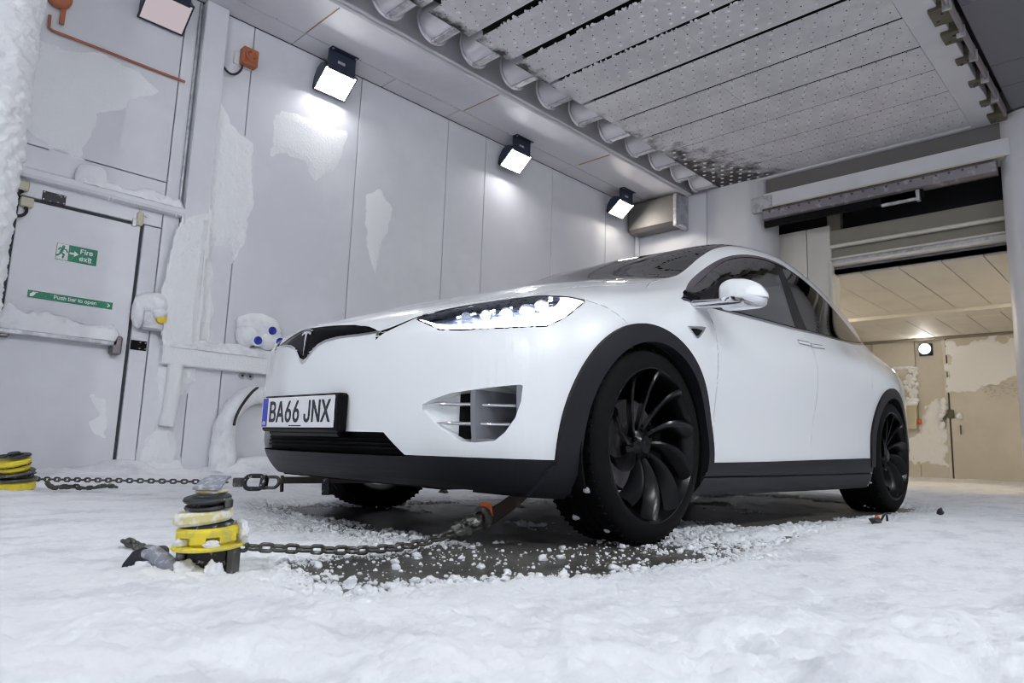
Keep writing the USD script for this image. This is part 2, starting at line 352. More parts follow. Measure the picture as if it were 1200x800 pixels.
obj('pictogram', rel(extr(unary_union([Polygon([(1.205, 1.306), (1.205, 1.325), (1.185, 1.343), (1.170, 1.335), (1.178, 1.318), (1.190, 1.306)]), LineString([(1.180, 1.337), (1.160, 1.341)]).buffer(.003)]), .0015, 'y', YW+.002), PO), 'white', ps, smooth=False)
obj('arrow', rel(extr(unary_union([LineString([(.70, 1.312), (.685, 1.324), (.70, 1.336)]).buffer(.0035)]), .0015, 'y', YW+.002), PO), 'white', ps, smooth=False)
# push bar under its snow, latch, closer hardware
pb = thing('push_bar', 'steel push bar across the fire door buried in snow', 'push bar', loc=(.95, YW, 1.0))
PBO = (.95, YW, 1.0)
obj('bar', rel(bx(1.42, YW+.045, 1.01, .62, YW+.085, 1.075, .008), PBO), 'galv', pb, smooth=False)
obj('mount', rel(bx(.66, YW-.002, .945, .585, YW+.085, 1.09, .012), PBO), 'steel', pb, smooth=False, label='steel end housing of the push bar')
obj('mount', rel(bx(1.36, YW-.002, .985, 1.30, YW+.06, 1.07, .01), PBO), 'steel', pb, smooth=False)
def ridge(x0, x1, yc, z, w, h, seed, n=90, amp=.5, back=None):
    """lumpy snow lying along x on a ledge; half round section, ends closed."""
    u = np.linspace(0, 1, n); v = np.linspace(0, np.pi, 12)
    X = x0 + (x1 - x0)*u
    prof = np.clip(np.minimum(u, 1-u)*n/6, 0, 1)**.5
    nz = 1 + amp*2*(fbm(np.stack([X*6, np.full(n, seed*1.7), np.zeros(n)], 1), 4, seed) - .5)
    V = []
    for i in range(n):
        k = 1 + .35*(noise(np.stack([np.full(12, X[i]*22), v*2.5, np.full(12, seed)], 1), seed) - .5)
        V.append(np.stack([np.full(12, X[i]), yc + np.cos(v)*w*.5*prof[i]*k, z + np.sin(v)*h*prof[i]*nz[i]*k], 1))
    V = np.vstack(V); F = []
    for i in range(n-1):
        for q in range(11):
            a, b = i*12+q, (i+1)*12+q; F += [(a, a+1, b), (a+1, b+1, b)]
        a, b = i*12, (i+1)*12; F += [(a+11, a, b+11), (a, b, b+11)]
    m = trimesh.Trimesh(V, F, process=False); trimesh.repair.fix_normals(m); return m
obj('snow_crust', rel(ridge(1.40, .60, YW+.052, 1.045, .09, .13, 3), PBO), 'snow', pb, smooth=40, label='white snow heaped along the push bar')
lt = thing('latch_plate', 'black latch plate on the frame beside the fire door', 'latch', loc=(.46, YW, 1.0))
obj('plate', rel(bx(.505, YW-.002, 1.006, .388, YW+.012, 1.082, .003), (.46, YW, 1.0)), 'gloss_black', lt, smooth=False)
objs('bolt', ([rel(cyl((x, YW+.010, z), (x, YW+.018, z), .006, 8), (.46, YW, 1.0)) for x in (.40, .44) for z in (1.02, 1.068)]), 'steel', lt)
hc = thing('door_closer', 'grey door contact with a cream clip at the top corner of the door', 'door contact', loc=(.545, YW, 2.0))
HO = (.545, YW, 2.0)
obj('bracket', rel(bx(.572, YW-.002, 2.0, .525, YW+.03, 2.11, .006), HO), 'cream', hc, smooth=False)
objs('clip', rel(([bx(.60, YW, 1.985, .57, YW+.022, 2.05, .004), bx(.56, YW, 2.10, .54, YW+.015, 2.135, .003)]), HO), 'galv', hc, smooth=False)
obj('screw', rel(cyl((.50, YW, 2.095), (.50, YW+.012, 2.095), .012, 12), HO), 'galv', hc)
pq = thing('nameplate', 'small black riveted plate above the fire door', 'plate', loc=(1.14, YW, 2.02))
obj('plate', rel(bx(1.215, YW-.002, 2.026, 1.064, YW+.004, 2.10, .002), (1.14, YW, 2.02)), 'blackrub', pq, smooth=False)
objs('rivet', ([rel(cyl((x, YW+.003, z), (x, YW+.008, z), .005, 8), (1.14, YW, 2.02)) for x in (1.205, 1.075) for z in (2.036, 2.09)]), 'galv', pq)
for k, (x, z, lab) in enumerate([(1.345, 2.09, 'cream cable box on the frame above the fire door'), (1.305, 1.975, 'cream cable box on the corner of the door leaf')]):
    cb = thing('cable_box', lab, 'cable box', loc=(x, YW, z))
    obj('housing', bx(-.04, -.002, -.035, .04, .045, .035, .006), 'cream', cb, smooth=False)
    obj('gland', cyl((.0, .02, -.05), (0, .02, -.03), .014, 10), 'cable', cb)
obj('door_cable', tube(spline([(1.345, YW+.03, 2.05), (1.39, YW+.05, 1.99), (1.42, YW+.05, 1.93), (1.39, YW+.06, 1.855), (1.33, YW+.05, 1.865), (1.305, YW+.03, 1.93)], 30), .011, 8), 'cable',
    label='black cable looping between the two cream boxes by the door', cat='cable', smooth=True)
# lintel rail above the door with snow on it
hr = thing('door_header_rail', 'grey rail above the fire door carrying lumps of snow', 'rail', loc=(.8, YW, 2.15))
HRO = (.8, YW, 2.15)
obj('rail', rel(extr(Polygon([(YW-.01, 2.15), (YW+.07, 2.15), (YW+.085, 2.17), (YW+.085, 2.21), (YW-.01, 2.25)]), 1.32, 'x', .228), HRO), 'wall', hr, smooth=False)
obj('snow_cap', rel(ridge(1.03, .23, YW+.045, 2.205, .11, .075, 5, amp=.6), HRO), 'snow', hr, smooth=40)
obj('snow_lump', rel(blob((.93, YW+.05, 2.27), (.11, .05, .105), 4, .22, 3), HRO), 'snow', hr, smooth=40)
obj('snow_lump', rel(blob((.45, YW+.05, 2.245), (.10, .045, .05), 9, .25, 3), HRO), 'snow', hr, smooth=40)
objs('icicle', ([rel(cyl((x, YW+.07, 2.16), (x, YW+.07, 2.16-h), .007, 6, .001), HRO) for x, h in ((.80, .05), (.62, .03), (.30, .05), (.77, .035))]), 'frost', hr)
# orange conduit, reel and call point
obj('orange_conduit', tube([(1.33, YW+.02, 3.44), (1.325, YW+.02, 3.34), (1.30, YW+.02, 3.328), (.33, YW+.02, 3.328)], .011, 8), 'orange_rod', label='thin orange pipe clipped along the wall above the fire door', cat='pipe')
rl = thing('orange_reel', 'round orange pull cord reel high on the wall beside the frosted column', 'reel', loc=(1.29, YW, 3.57))
obj('drum', rel(lathe([(0, 0), (.075, 0), (.085, .012), (.085, .05), (.07, .062), (.03, .062), (.03, .05), (0, .05)], 24, 'y').apply_translation((1.29, YW, 3.60)), (1.29, YW, 3.57)), 'orange', rl)
obj('hub', rel(cyl((1.29, YW+.045, 3.60), (1.29, YW+.075, 3.60), .022, 16), (1.29, YW, 3.57)), 'gloss_black', rl)
obj('lever', rel(bx(1.27, YW+.02, 3.40, 1.235, YW+.035, 3.55, .004), (1.29, YW, 3.57)), 'orange', rl, smooth=False)
sd = thing('orange_sounder', 'square orange alarm sounder with black cable beside the pilaster', 'alarm', loc=(-.17, YW, 3.74))
SO = (-.17, YW, 3.74)
obj('housing', rel(bx(-.245, YW+.03, 3.67, -.10, YW+.12, 3.835, .012), SO), 'orange', sd, smooth=False)
obj('horn', rel(lathe([(.02, 0), (.05, .005), (.056, .025), (.042, .025), (.03, .008), (.02, .006)], 24, 'y').apply_translation((-.172, YW+.115, 3.755)), SO), 'orange', sd)
obj('base', rel(bx(-.23, YW-.002, 3.68, -.06, YW+.032, 3.80, .006), SO), 'white', sd, smooth=False)
obj('lead', rel(tube(spline([(-.12, YW+.06, 3.675), (-.10, YW+.05, 3.59), (-.04, YW+.04, 3.555), (.02, YW+.02, 3.60), (.035, YW+.01, 3.63)], 24), .010, 8), SO), 'cable', sd, smooth=True)
# pilaster with thin conduit
pl = structure('trim_1', 'white vertical pilaster crusted with frost right of the fire door', 'trim')
obj('post', bx(.235, YW, 1.04, .04, YW+.08, ZC-.002, .006), 'wall', pl, smooth=False)
obj('conduit', cyl((.262, YW+.016, 2.2), (.262, YW+.016, ZC-.03), .014, 10), 'galv', pl)
# horizontal cable tray with snow, drop pipe, junction box
ct = thing('cable_trunking', 'white horizontal trunking on the wall buried under rime behind the car nose', 'trunking', loc=(-.4, YW, .9))
CO = (-.4, YW, .9)
obj('trough', rel(bx(.285, YW-.01, .915, -1.6, YW+.085, 1.065, .01), CO), 'frost', ct, smooth=False)
obj('snow_cap', rel(ridge(.285, -1.6, YW+.045, 1.055, .105, .085, 8, 160, .35), CO), 'snow', ct, smooth=40)
obj('drop_pipe', rel(tube([(.165, YW+.045, .93), (.165, YW+.045, .72), (.175, YW+.045, .55), (.19, YW+.05, .42)], [.062, .06, .058, .062], 14), CO), 'frost', ct, smooth=True)
objs('grommet', rel(([lathe([(.012, 0), (.03, 0), (.034, .012), (.012, .012)], 20, 'y').apply_translation((x, YW, .918-.03)) for x in (-.416, -.487)]), CO), 'galv', ct)
objs('grommet_bore', rel(([cyl((x, YW+.001, .888), (x, YW+.007, .888), .014, 14) for x in (-.416, -.487)]), CO), 'joint', ct)
jb = thing('socket_cluster', 'snow covered socket box with three blue plugs on the wall behind the nose', 'socket', loc=(-.5, YW, 1.19))
JO = (-.5, YW, 1.19)
obj('housing', rel(bx(-.34, YW-.01, 1.17, -.665, YW+.10, 1.40, .03), JO), 'frost', jb, smooth=False)
obj('snow_crust', rel(cat_([blob((-.50, YW+.05, 1.33), (.20, .095, .12), 6, .14, 3), blob((-.59, YW+.05, 1.25), (.13, .09, .12), 11, .14, 3), blob((-.40, YW+.05, 1.24), (.10, .09, .11), 13, .14, 3)]), JO), 'snow', jb, smooth=40)
for x, z in ((-.462, 1.195), (-.587, 1.30), (-.668, 1.21)):
    pg = obj('plug_face', rel(lathe([(0, 0), (.036, 0), (.036, .03), (.028, .036), (0, .030)], 20, 'y').apply_translation((x, YW+.125, z)), JO), 'blue', jb, label='round blue plug face')
    obj('plug_ring', rel(lathe([(.034, 0), (.050, 0), (.050, .028), (.034, .028)], 20, 'y').apply_translation((x, YW+.115, z)), JO), 'frost', pg)
# call box with snow
kb = thing('button_box', 'snow capped grey emergency stop box with a yellow face beside the door', 'control box', loc=(.39, YW, 1.17))
KO = (.39, YW, 1.17)
obj('housing', rel(bx(.47, YW-.01, 1.17, .30, YW+.09, 1.40, .015), KO), 'galv', kb, smooth=False)
obj('button', rel(lathe([(0, 0), (.036, 0), (.036, .03), (0, .034)], 18, 'y').apply_translation((.335, YW+.088, 1.262)), KO), 'yel', kb)
obj('snow_crust', rel(cat_([blob((.40, YW+.05, 1.385), (.13, .075, .095), 21, .2, 3), blob((.345, YW+.085, 1.305), (.055, .045, .05), 22, .2, 3), blob((.49, YW+.05, 1.30), (.05, .055, .13), 23, .2, 3), blob((.265, YW+.04, 1.33), (.03, .05, .12), 24, .2, 3)]), KO), 'snow', kb, smooth=40)

# ---- frost grown on the wall: relief that ends in its own ragged edge
import shapely
def frost_patch(poly, label, T=.012, seed=0, step=.012, rag=.05, ridge_amp=.6, y0=YW, fade=.06, fr=14, xw=None):
    pg = Polygon(poly).buffer(0); x0, z0, x1, z1 = pg.buffer(.1).bounds
    X, Z = np.meshgrid(np.arange(x0, x1, step), np.arange(z0, z1, step), indexing='ij')
    q = shapely.points(X, Z); sd = np.where(shapely.contains(pg, q), 1, -1)*shapely.distance(q, pg.exterior)
    p = np.stack([X, Z, np.full_like(X, seed*.77)], -1)
    sd = sd + rag*2*(fbm(p*7, 4, seed) - .5)
    t = T*np.clip(sd/fade, -1, 1) + np.where(sd > 0, T*ridge_amp*(fbm(p*[fr*2.2, fr*1.2, 1], 3, seed+5) - .45)*np.clip(sd/fade, 0, 1), 0)
    V = (np.stack([X, np.maximum(y0 + t, y0 - .006), Z], -1) if xw is None else np.stack([np.maximum(xw + t, xw - .006), X, Z], -1)).reshape(-1, 3); idx = np.arange(X.size).reshape(X.shape); keep = t > -.35*T
    k = keep[:-1, :-1] | keep[1:, :-1] | keep[1:, 1:] | keep[:-1, 1:]
    a, b, c, d = idx[:-1, :-1][k], idx[1:, :-1][k], idx[1:, 1:][k], idx[:-1, 1:][k]
    m = trimesh.Trimesh(V, np.vstack([np.stack([a, c, b], 1), np.stack([a, d, c], 1)]), process=False); m.remove_unreferenced_vertices()
    if m.face_normals[:, 1 if xw is None else 0].mean() < 0: m.invert()
    obj('frost_patch', m, 'frost', smooth=True, label=label, cat='frost', kind='stuff')
frost_patch([(1.45, 3.20), (.95, 3.285), (.68, 3.27), (.51, 3.173), (.68, 3.045), (.73, 2.936), (.93, 2.80), (.94, 2.62), (1.03, 2.44), (1.2, 2.44), (1.42, 2.56)], 'pale frost patch on the upper wall under the orange pipe', .008, 1)
frost_patch([(-.497, 3.352), (-.56, 3.419), (-1.016, 3.435), (-1.259, 3.462), (-1.229, 3.222), (-1.148, 3.014), (-.969, 2.869), (-.82, 2.995), (-.64, 3.02), (-.5, 2.947)], 'smooth frost patch below the second flood lamp from the door', .007, 2, ridge_amp=.2)
frost_patch([(-1.564, 2.869), (-1.717, 2.961), (-1.893, 2.823), (-1.852, 2.622), (-1.762, 2.367), (-1.73, 2.085), (-1.633, 2.246), (-1.565, 2.593)], 'tall narrow frost streak in the middle of the panel wall', .010, 3, ridge_amp=.2, rag=.08)
frost_patch([(.02, 3.35), (-.08, 3.1), (-.30, 3.0), (-.36, 2.5), (-.33, 2.05), (-.245, 1.9), (-.20, 2.05), (-.06, 2.0), (.05, 2.05), (.04, 3.1)], 'rough rime right of the pilaster above the narrow strip', .016, 4, fr=20)
frost_patch([(.03, 2.2), (-.05, 1.98), (-.065, 1.66), (-.126, 1.3), (-.11, 1.08), (.02, 1.08), (.03, 1.6)], 'narrow rime strip standing on the trunking right of the pilaster', .02, 5, rag=.03, fade=.03)
frost_patch([(.04, 2.25), (.23, 2.14), (.285, 1.81), (.30, 1.6), (.33, 1.48), (.30, 1.2), (.26, 1.05), (.04, 1.05)], 'thick rime covering the lower pilaster beside the control box', .03, 6, y0=YW+.075, rag=.03, fade=.05)
frost_patch([(.27, 1.82), (.235, 1.83), (.24, 1.4), (.33, 1.4), (.32, 1.55)], 'triangular snow wedge above the emergency stop box', .04, 7, rag=.02, fade=.04)
frost_patch([(.12, .93), (.0, .93), (-.02, .80), (.06, .70), (.09, .6), (.10, .35), (.06, .1), (.36, .1), (.33, .32), (.24, .42), (.27, .55), (.27, .93)], 'crackled rime around the drop pipe under the trunking', .02, 8, fr=24, rag=.04)
frost_patch([(.74, .62), (.62, .60), (.60, .30), (.74, .36), (.66, .48)], 'faint scraped frost smear on the lower door', .002, 9, rag=.08, y0=YW-.004)
frost_patch([(-.05, .02), (.35, .02), (.30, .14), (.05, .15)], 'small frost patch at the wall foot beside the door', .02, 10)
# snow arch over a hose beside the nose
hz = thing('snow_covered_hose', 'arched hose buried in snow against the wall behind the number plate', 'hose', loc=(-.5, YW+.06, .1))
ZO = (-.5, YW+.06, .1)
arc = spline([(-.27, YW+.09, .06), (-.27, YW+.08, .42), (-.34, YW+.08, .62), (-.50, YW+.08, .715), (-.72, YW+.08, .735), (-1.0, YW+.08, .72)], 60)
def lumpy(pts, r, seed, n=18, amp=.3, fr=9):
    m = tube(pts, r, n); v = m.vertices; N = m.vertex_normals
    m.vertices = v + N*(np.mean(r)*amp*2*(fbm(v*fr + seed, 3, seed) - .5))[:, None]; return m
obj('snow_sleeve', rel(lumpy(arc, np.interp(np.linspace(0, 1, 60), [0, .35, .6, 1], [.115, .085, .075, .05]), 4), ZO), 'snow', hz, smooth=50)
obj('hose', rel(tube(spline([(-.30, YW+.19, .45), (-.33, YW+.175, .56), (-.40, YW+.16, .68), (-.47, YW+.14, .76), (-.52, YW+.11, .785)], 30), .012, 8), ZO), 'cable', hz, smooth=True)
objs('drift', rel(([blob((-.62, YW+.12, .10), (.30, .14, .10), 31, .2, 3), blob((-.45, YW+.16, .06), (.22, .12, .09), 33, .2, 3)]), ZO), 'snow', hz, smooth=50)

# ---- frosted column near the door
def column_mesh(cx, cy, r, z0, z1, seed, nz=420, na=150, amp=.04):
    z = np.linspace(z0, z1, nz); a = np.linspace(0, 2*np.pi, na, endpoint=False)
    A, Z = np.meshgrid(a, z, indexing='xy')
    p = np.stack([np.cos(A)*r, np.sin(A)*r, Z], -1)
    R = r + amp*(fbm(p*7, 4, seed) - .5) + amp*.75*(noise(p*24, seed+3) - .5) + amp*.55*np.abs(noise(p*46, seed+4) - .5)
    V = np.stack([cx + R*np.cos(A), cy + R*np.sin(A), Z], -1).reshape(-1, 3)
    i, j = np.meshgrid(np.arange(nz-1), np.arange(na), indexing='ij'); j2 = (j+1) % na
    F = np.vstack([np.stack([i*na+j, i*na+j2, (i+1)*na+j2], -1).reshape(-1, 3), np.stack([i*na+j, (i+1)*na+j2, (i+1)*na+j], -1).reshape(-1, 3)])
    return trimesh.Trimesh(V, F, process=False)
obj('frosted_pipe', column_mesh(1.77, -2.64, .265, 0.0, ZC, 5, amp=.035), 'frost', smooth=True, label='thick vertical pipe coated in lumpy frost at the picture edge by the door', cat='pipe')

# ---- soffit along the left wall
sf = structure('ceiling', 'pale soffit panels along the top of the left wall', 'ceiling')
obj('deck', bx(4.4, YW-.2, ZC+.06, XB-.3, 5.2, 4.9), 'pillar', sf, smooth=False) if False else None
def cpanel(x0, x1, y0, y1, m='soffit', z=ZC, t=.05, parent=sf, nm='panel', g=.004):
    obj(nm, bx(x0-g, y0+g, z, x1+g, y1-g, z+t, .003), m, parent, smooth=False)
xs = [4.2, 2.6, 1.4, -.595, -2.58, -4.6, -6.6]
for a, b in zip(xs[:-1], xs[1:]): cpanel(a, b, -3.235, -2.60)
xs2 = [4.2, 2.5, .9, -.6, -1.65, -2.55, -3.6, -4.6, -6.45]
for a, b in zip(xs2[:-1], xs2[1:]): cpanel(a, b, YW, -3.235)
obj('backing', bx(4.2, YW-.2, ZC+.045, -6.8, -2.6, ZC+.1), 'joint', sf, smooth=False)
objs('sealant', ([bx(-.595-.006, -3.2, ZC-.002, -.595+.006, -2.65, ZC+.01), bx(-2.58-.006, -3.2, ZC-.002, -2.58+.006, -2.65, ZC+.01), bx(-4.6-.012, -3.15, ZC-.003, -4.6+.012, -2.62, ZC+.01)]), 'rust', sf, smooth=False, label='rust coloured sealant in the soffit joints')
objs('fixing', ([cyl((x, -3.22, ZC-.004), (x, -3.22, ZC+.01), .010, 8) for x in np.arange(-6.3, 1.5, .30)]), 'galv', sf)
objs('edge_roll', ([tube([(4.2, -2.60, ZC-.005), (-6.6, -2.60, ZC-.005)], .022, 10), tube([(4.2, -2.555, ZC+.01), (-6.6, -2.555, ZC+.01)], .018, 10)]), 'soffit', sf, smooth=True, label='rounded edge seal of the soffit')
# recess behind the soffit, closed with a pale upper lining
objs('recess_lining', ([bx(4.2, -2.6, ZC+.42, XB-.3, -2.0, ZC+.5), bx(4.2, -2.62, ZC, XB-.3, -2.575, ZC+.5), bx(-6.75, -2.6, ZC, -6.7, -2.0, ZC+.5)]), 'soffit', sf, smooth=False)
# ---- slats
sl = structure('ceiling_slats', 'frosted perforated metal planks of the ceiling between soffit and edge frame', 'ceiling')
bounds = [1.7, 1.13, .56, -.01, -.58, -1.15, -1.715, -2.25, -2.79, -3.36, -3.92, -4.49, -5.0, -5.54, -6.03, -6.535]
holes, studs = [], []
disc = trimesh.creation.cylinder(radius=1, height=1, sections=6)
dome = trimesh.Trimesh(*(lambda: (np.vstack([[(math.cos(t), math.sin(t), 0) for t in np.arange(8)*np.pi/4], [(.6*math.cos(t), .6*math.sin(t), -.75) for t in np.arange(8)*np.pi/4], [(0, 0, -1.)]]),
        [f for i in range(8) for f in ((i, 8+i, (i+1) % 8), ((i+1) % 8, 8+i, 8+(i+1) % 8), (8+i, 16, 8+(i+1) % 8))]))(), process=False)
if dome.face_normals[:, 2].mean() > 0: dome.invert()
for i, (a, b) in enumerate(zip(bounds[:-1], bounds[1:])):
    gap = .075 if b > -2.6 else (.040 if b > -3.8 else (.022 if b > -4.6 else .012))
    ymid = (-.55, -.05, -.75, .2)[i % 4]
    for y0, y1 in ((-2.1, ymid), (ymid, .95)):
        prof = Polygon([(a-.004, ZC), (b+gap, ZC), (b+gap, ZC+.05), (b+gap+.004, ZC+.05), (b+gap+.004, ZC+.005), (a-.004, ZC+.005)])
        obj('plank', extr(prof, y1-y0-.003, 'y', y0), 'slat', sl, smooth=False)
    if b < .5:
        w = a - b - gap; rows = 4 if w > .45 else 3
        hs, ss, s2 = [], [], []
        for r_ in range(rows):
            x = b + gap + w*(r_ + .5)/rows
            for c_ in range(23):
                y = -2.04 + c_*.132 + (.066 if r_ % 2 else 0)
                if y > .92: continue
                d = dome.copy(); d.apply_scale((.024, .024, .010)); d.apply_translation((x, y, ZC)); (s2 if .19*(x+6.5) + .42*(y+2.1) < .33 else ss).append(d)
                h = disc.copy(); h.apply_scale((.0065, .0065, .004)); h.apply_translation((x + w/rows*.5*(1 if r_ < rows-1 else .85), y + .03, ZC-.0005)); hs.append(h)
        obj('stud', cat_(ss), 'slat', sl, smooth=False, kind='stuff')
        if s2: obj('stud', cat_(s2), 'rime', sl, smooth=False, kind='stuff', label='white rime studs on the bare dark corner of the planks')
        obj('perforation', cat_(hs), 'hole', sl, smooth=False, kind='stuff')
obj('frost_bead', cat_([blob((b + .01 + rng.uniform(-.012, .012), y, ZC - .002), (rng.uniform(.006, .016),)*3, int(1000*rng.random()), .3, 1) for b in bounds[5:9] for y in rng.uniform(-1.9, .6, 60)]), 'rime', sl, smooth=True, kind='stuff')
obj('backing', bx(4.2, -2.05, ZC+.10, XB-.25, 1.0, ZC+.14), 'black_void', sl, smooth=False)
# end frame and side frame
fr_ = structure('ceiling_frame', 'grey painted edge frame around the ceiling planks', 'ceiling')
obj('side_rail', bx(4.2, .955, ZC-.02, -6.70, 1.21, ZC+.10, .006), 'soffit', fr_, smooth=False)
obj('end_rail', bx(-6.54, -2.6, ZC-.02, -6.70, .955, ZC+.10, .006), 'soffit', fr_, smooth=False)
# rounded duct ends in the recess
ORD = 'first second third fourth fifth sixth seventh eighth ninth tenth eleventh twelfth thirteenth fourteenth'.split()
for k, x in enumerate([.75, .19, -.37, -.93, -1.45, -1.98, -2.54, -3.10, -3.66, -4.22, -4.78, -5.32, -5.86, -6.34]):
    lab = f'rounded grey duct end in the ceiling recess, {ORD[13-k]} from the back wall'
    dd = thing('duct_end', lab, 'duct', group='duct ends in the ceiling recess', loc=(x, -2.1, ZC+.155))
    obj('barrel', lathe([(0, -.3), (.17, -.3), (.175, .28), (.165, .30), (0, .30)], 28, 'y').apply_transform(np.diag([1, -1, 1, 1.])) if False else cyl((0, -.001, 0), (0, -.30, 0), .172, 28), 'soffit', dd)
    obj('rim', lathe([(.160, -.012), (.190, -.012), (.196, 0), (.190, .012), (.160, .012)], 28, 'y').apply_translation((0, -.30, 0)), 'soffit', dd)
    objs('clip', ([bx(-.03, -.30, -.192, .03, .03, -.172, .003), cyl((0, -.25, -.21), (0, -.25, -.165), .014, 10)]), 'galv', dd, smooth=False)
# brackets and fins on the outer side of the frame
for k, (x, w, h) in enumerate([(-3.45, .24, .16), (-4.02, .26, .17), (-4.42, .20, .14), (-4.92, .10, .11), (-5.45, .10, .11), (-5.97, .10, .11), (-6.40, .22, .10)]):
    big = h > .13
    bb = thing('ceiling_bracket', f'{"large" if big else "small"} olive bracket block under the ceiling frame edge, {ORD[6-k]} from the pillar', 'bracket',
               group='large brackets on the ceiling frame' if big else 'small brackets on the ceiling frame', loc=(x, 1.1, ZC))
    obj('block', bx(-w/2, .04, -.055, w/2, .20, h-.02, .006), 'olive', bb, smooth=False)
    objs('bolt', ([cyl((q, .08+.05*e, -.070), (q, .08+.05*e, -.053), .010, 8) for e, q in enumerate((-w*.2, w*.2))]), 'steel', bb)
for k, x in enumerate(np.arange(-2.6, -6.2, -.50)):
    ff = thing('ceiling_fin', f'mauve grey upright plate beside the bracket blocks, {ORD[7-k]} from the pillar', 'plate', group='upright plates beside the ceiling frame', loc=(x, 1.30, ZC))
    obj('plate', bx(-.23, -.012, -.085, .23, .012, .015, .004), 'pinkgrey', ff, smooth=False)
    obj('lip', bx(.215, -.05, -.095, .235, .020, .014, .004), 'galv', ff, smooth=False)
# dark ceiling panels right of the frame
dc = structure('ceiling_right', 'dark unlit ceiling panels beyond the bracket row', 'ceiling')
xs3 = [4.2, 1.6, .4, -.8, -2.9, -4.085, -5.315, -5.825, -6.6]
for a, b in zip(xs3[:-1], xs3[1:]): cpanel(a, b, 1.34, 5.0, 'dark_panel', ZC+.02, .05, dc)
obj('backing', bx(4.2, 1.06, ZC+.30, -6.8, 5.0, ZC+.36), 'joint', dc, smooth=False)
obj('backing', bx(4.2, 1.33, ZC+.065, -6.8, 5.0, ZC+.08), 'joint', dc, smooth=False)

# ---- back wall with rounded opening edge, header and roller seal
wb = structure('wall_back', 'white back wall with rounded edge beside the open doorway', 'wall')
def rounded_end(y_flat, y_end, r, x0=XB, depth=.9):
    """plan outline of a wall end with a quarter round; y_end beyond y_flat."""
    s = 1 if y_end > y_flat else -1
    a = np.linspace(0, np.pi/2, 20)
    pts = [(x0, y_flat)] + [(x0 - r + r*math.cos(t), y_end - s*r + s*r*math.sin(t)) for t in a] + [(x0-depth, y_end), (x0-depth, y_flat)]
    return Polygon(pts)
obj('panel', bx(XB, YW, 0, XB-.1, -2.305, ZC, .004), 'wall', wb, smooth=False)
obj('panel', extr(rounded_end(-2.295, -1.43, .30, XB, .42), ZC, 'z', 0), 'pillar', wb, smooth=35)
obj('backing', bx(XB-.02, -2.35, 0, XB-.08, -2.25, ZC), 'joint', wb, smooth=False)
obj('corner_strip', bx(XB, YW, 0, XB+.07, YW+.07, ZC-.3, .02), 'wall2', wb, smooth=False)
pr_ = structure('pillar_right', 'white round edged pillar on the far side of the doorway', 'pillar')
obj('shaft', extr(Polygon([(-6.75+.33*math.cos(t), 1.50+.33*math.sin(t)) for t in np.linspace(-np.pi*.5, .0, 24)] + [(-6.42, 2.6), (-7.2, 2.6), (-7.2, 1.17)]), 4.6, 'z', 0), 'pillar', pr_, smooth=35)
obj('ceiling_seal', tube(np.array([(-6.75+.335*math.cos(t), 1.50+.335*math.sin(t), ZC+.012) for t in np.linspace(-np.pi*.6, .0, 24)] + [(-6.415, 2.0, ZC+.012)]), .012, 6), 'joint', pr_)
wr = structure('wall_right', 'white chamber wall behind the viewer', 'wall')
obj('panel', bx(4.2, 4.8, 0, -6.8, 4.9, 4.6), 'wall', wr, smooth=False)
obj('panel', bx(4.2, YW, 0, 4.3, 4.9, 4.6), 'wall', wr, smooth=False)
obj('panel', bx(-6.42, 2.55, 0, -6.6, 4.9, 4.6), 'pillar', wr, smooth=False)
obj('roof_deck', bx(4.3, YW-.2, 4.62, -6.8, 4.9, 4.7), 'joint', wr, smooth=False)
hd = structure('door_header', 'white header with a bolted steel roller seal over the open doorway', 'lintel')
obj('fascia', bx(XB+.02, -1.45, 3.66, XB-.3, 1.30, 3.86, .004), 'pillar', hd, smooth=False)
obj('upper_fascia', bx(XB-.10, -1.45, 3.86, XB-.3, 1.30, ZC+.1), 'browngrey', hd, smooth=False)
obj('corner_block', bx(XB+.03, -1.62, 3.62, XB-.2, -1.33, 3.83, .01), 'galv', hd, smooth=False)
obj('gold_seal', bx(XB+.045, -1.45, 3.645, XB-.05, 1.25, 3.664, .004), 'cream', hd, smooth=False, label='yellowed sealing strip above the steel rail')
obj('rail', extr(Polygon([(XB-.05, 3.64), (XB+.05, 3.64), (XB+.07, 3.60), (XB+.045, 3.50), (XB+.0, 3.47), (XB-.05, 3.47)]), 2.62, 'y', -1.45), 'steel', hd, smooth=False)
objs('bolt', ([cyl((XB+.055, y, 3.585), (XB+.078, y, 3.58), .013, 8) for y in np.arange(-1.35, 1.1, .13)]), 'joint', hd)
obj('brush', bx(XB+.02, -1.45, 3.39, XB-.03, .45, 3.475), 'matt_black', hd, smooth=False)
objs('guide_plate', ([bx(XB+.02, .0, 3.36, XB-.02, .42, 3.47, .004), bx(XB+.05, .38, 3.34, XB-.02, .42, 3.47, .004)]), 'galv', hd, smooth=False, label='short pale steel guide under the rail')
# corner duct under the soffit end
cd = thing('corner_duct', 'grey box duct in the back corner beside the last flood lamp', 'duct', loc=(-6.4, -3.1, 3.6))
obj('casing', rel(bx(-6.20, YW+.02, 3.62, -6.52, -2.62, ZC-.02, .05), (-6.4, -3.1, 3.6)), 'browngrey', cd, smooth=False)
obj('flange', rel(bx(-6.17, -2.66, 3.58, -6.52, -2.60, ZC-.05, .01), (-6.4, -3.1, 3.6)), 'galv', cd, smooth=False)
obj('snow_edge', rel(ridge(-6.18, -6.5, -2.62, 3.59, .06, .05, 40, 20), (-6.4, -3.1, 3.6)), 'snow', cd, smooth=40)

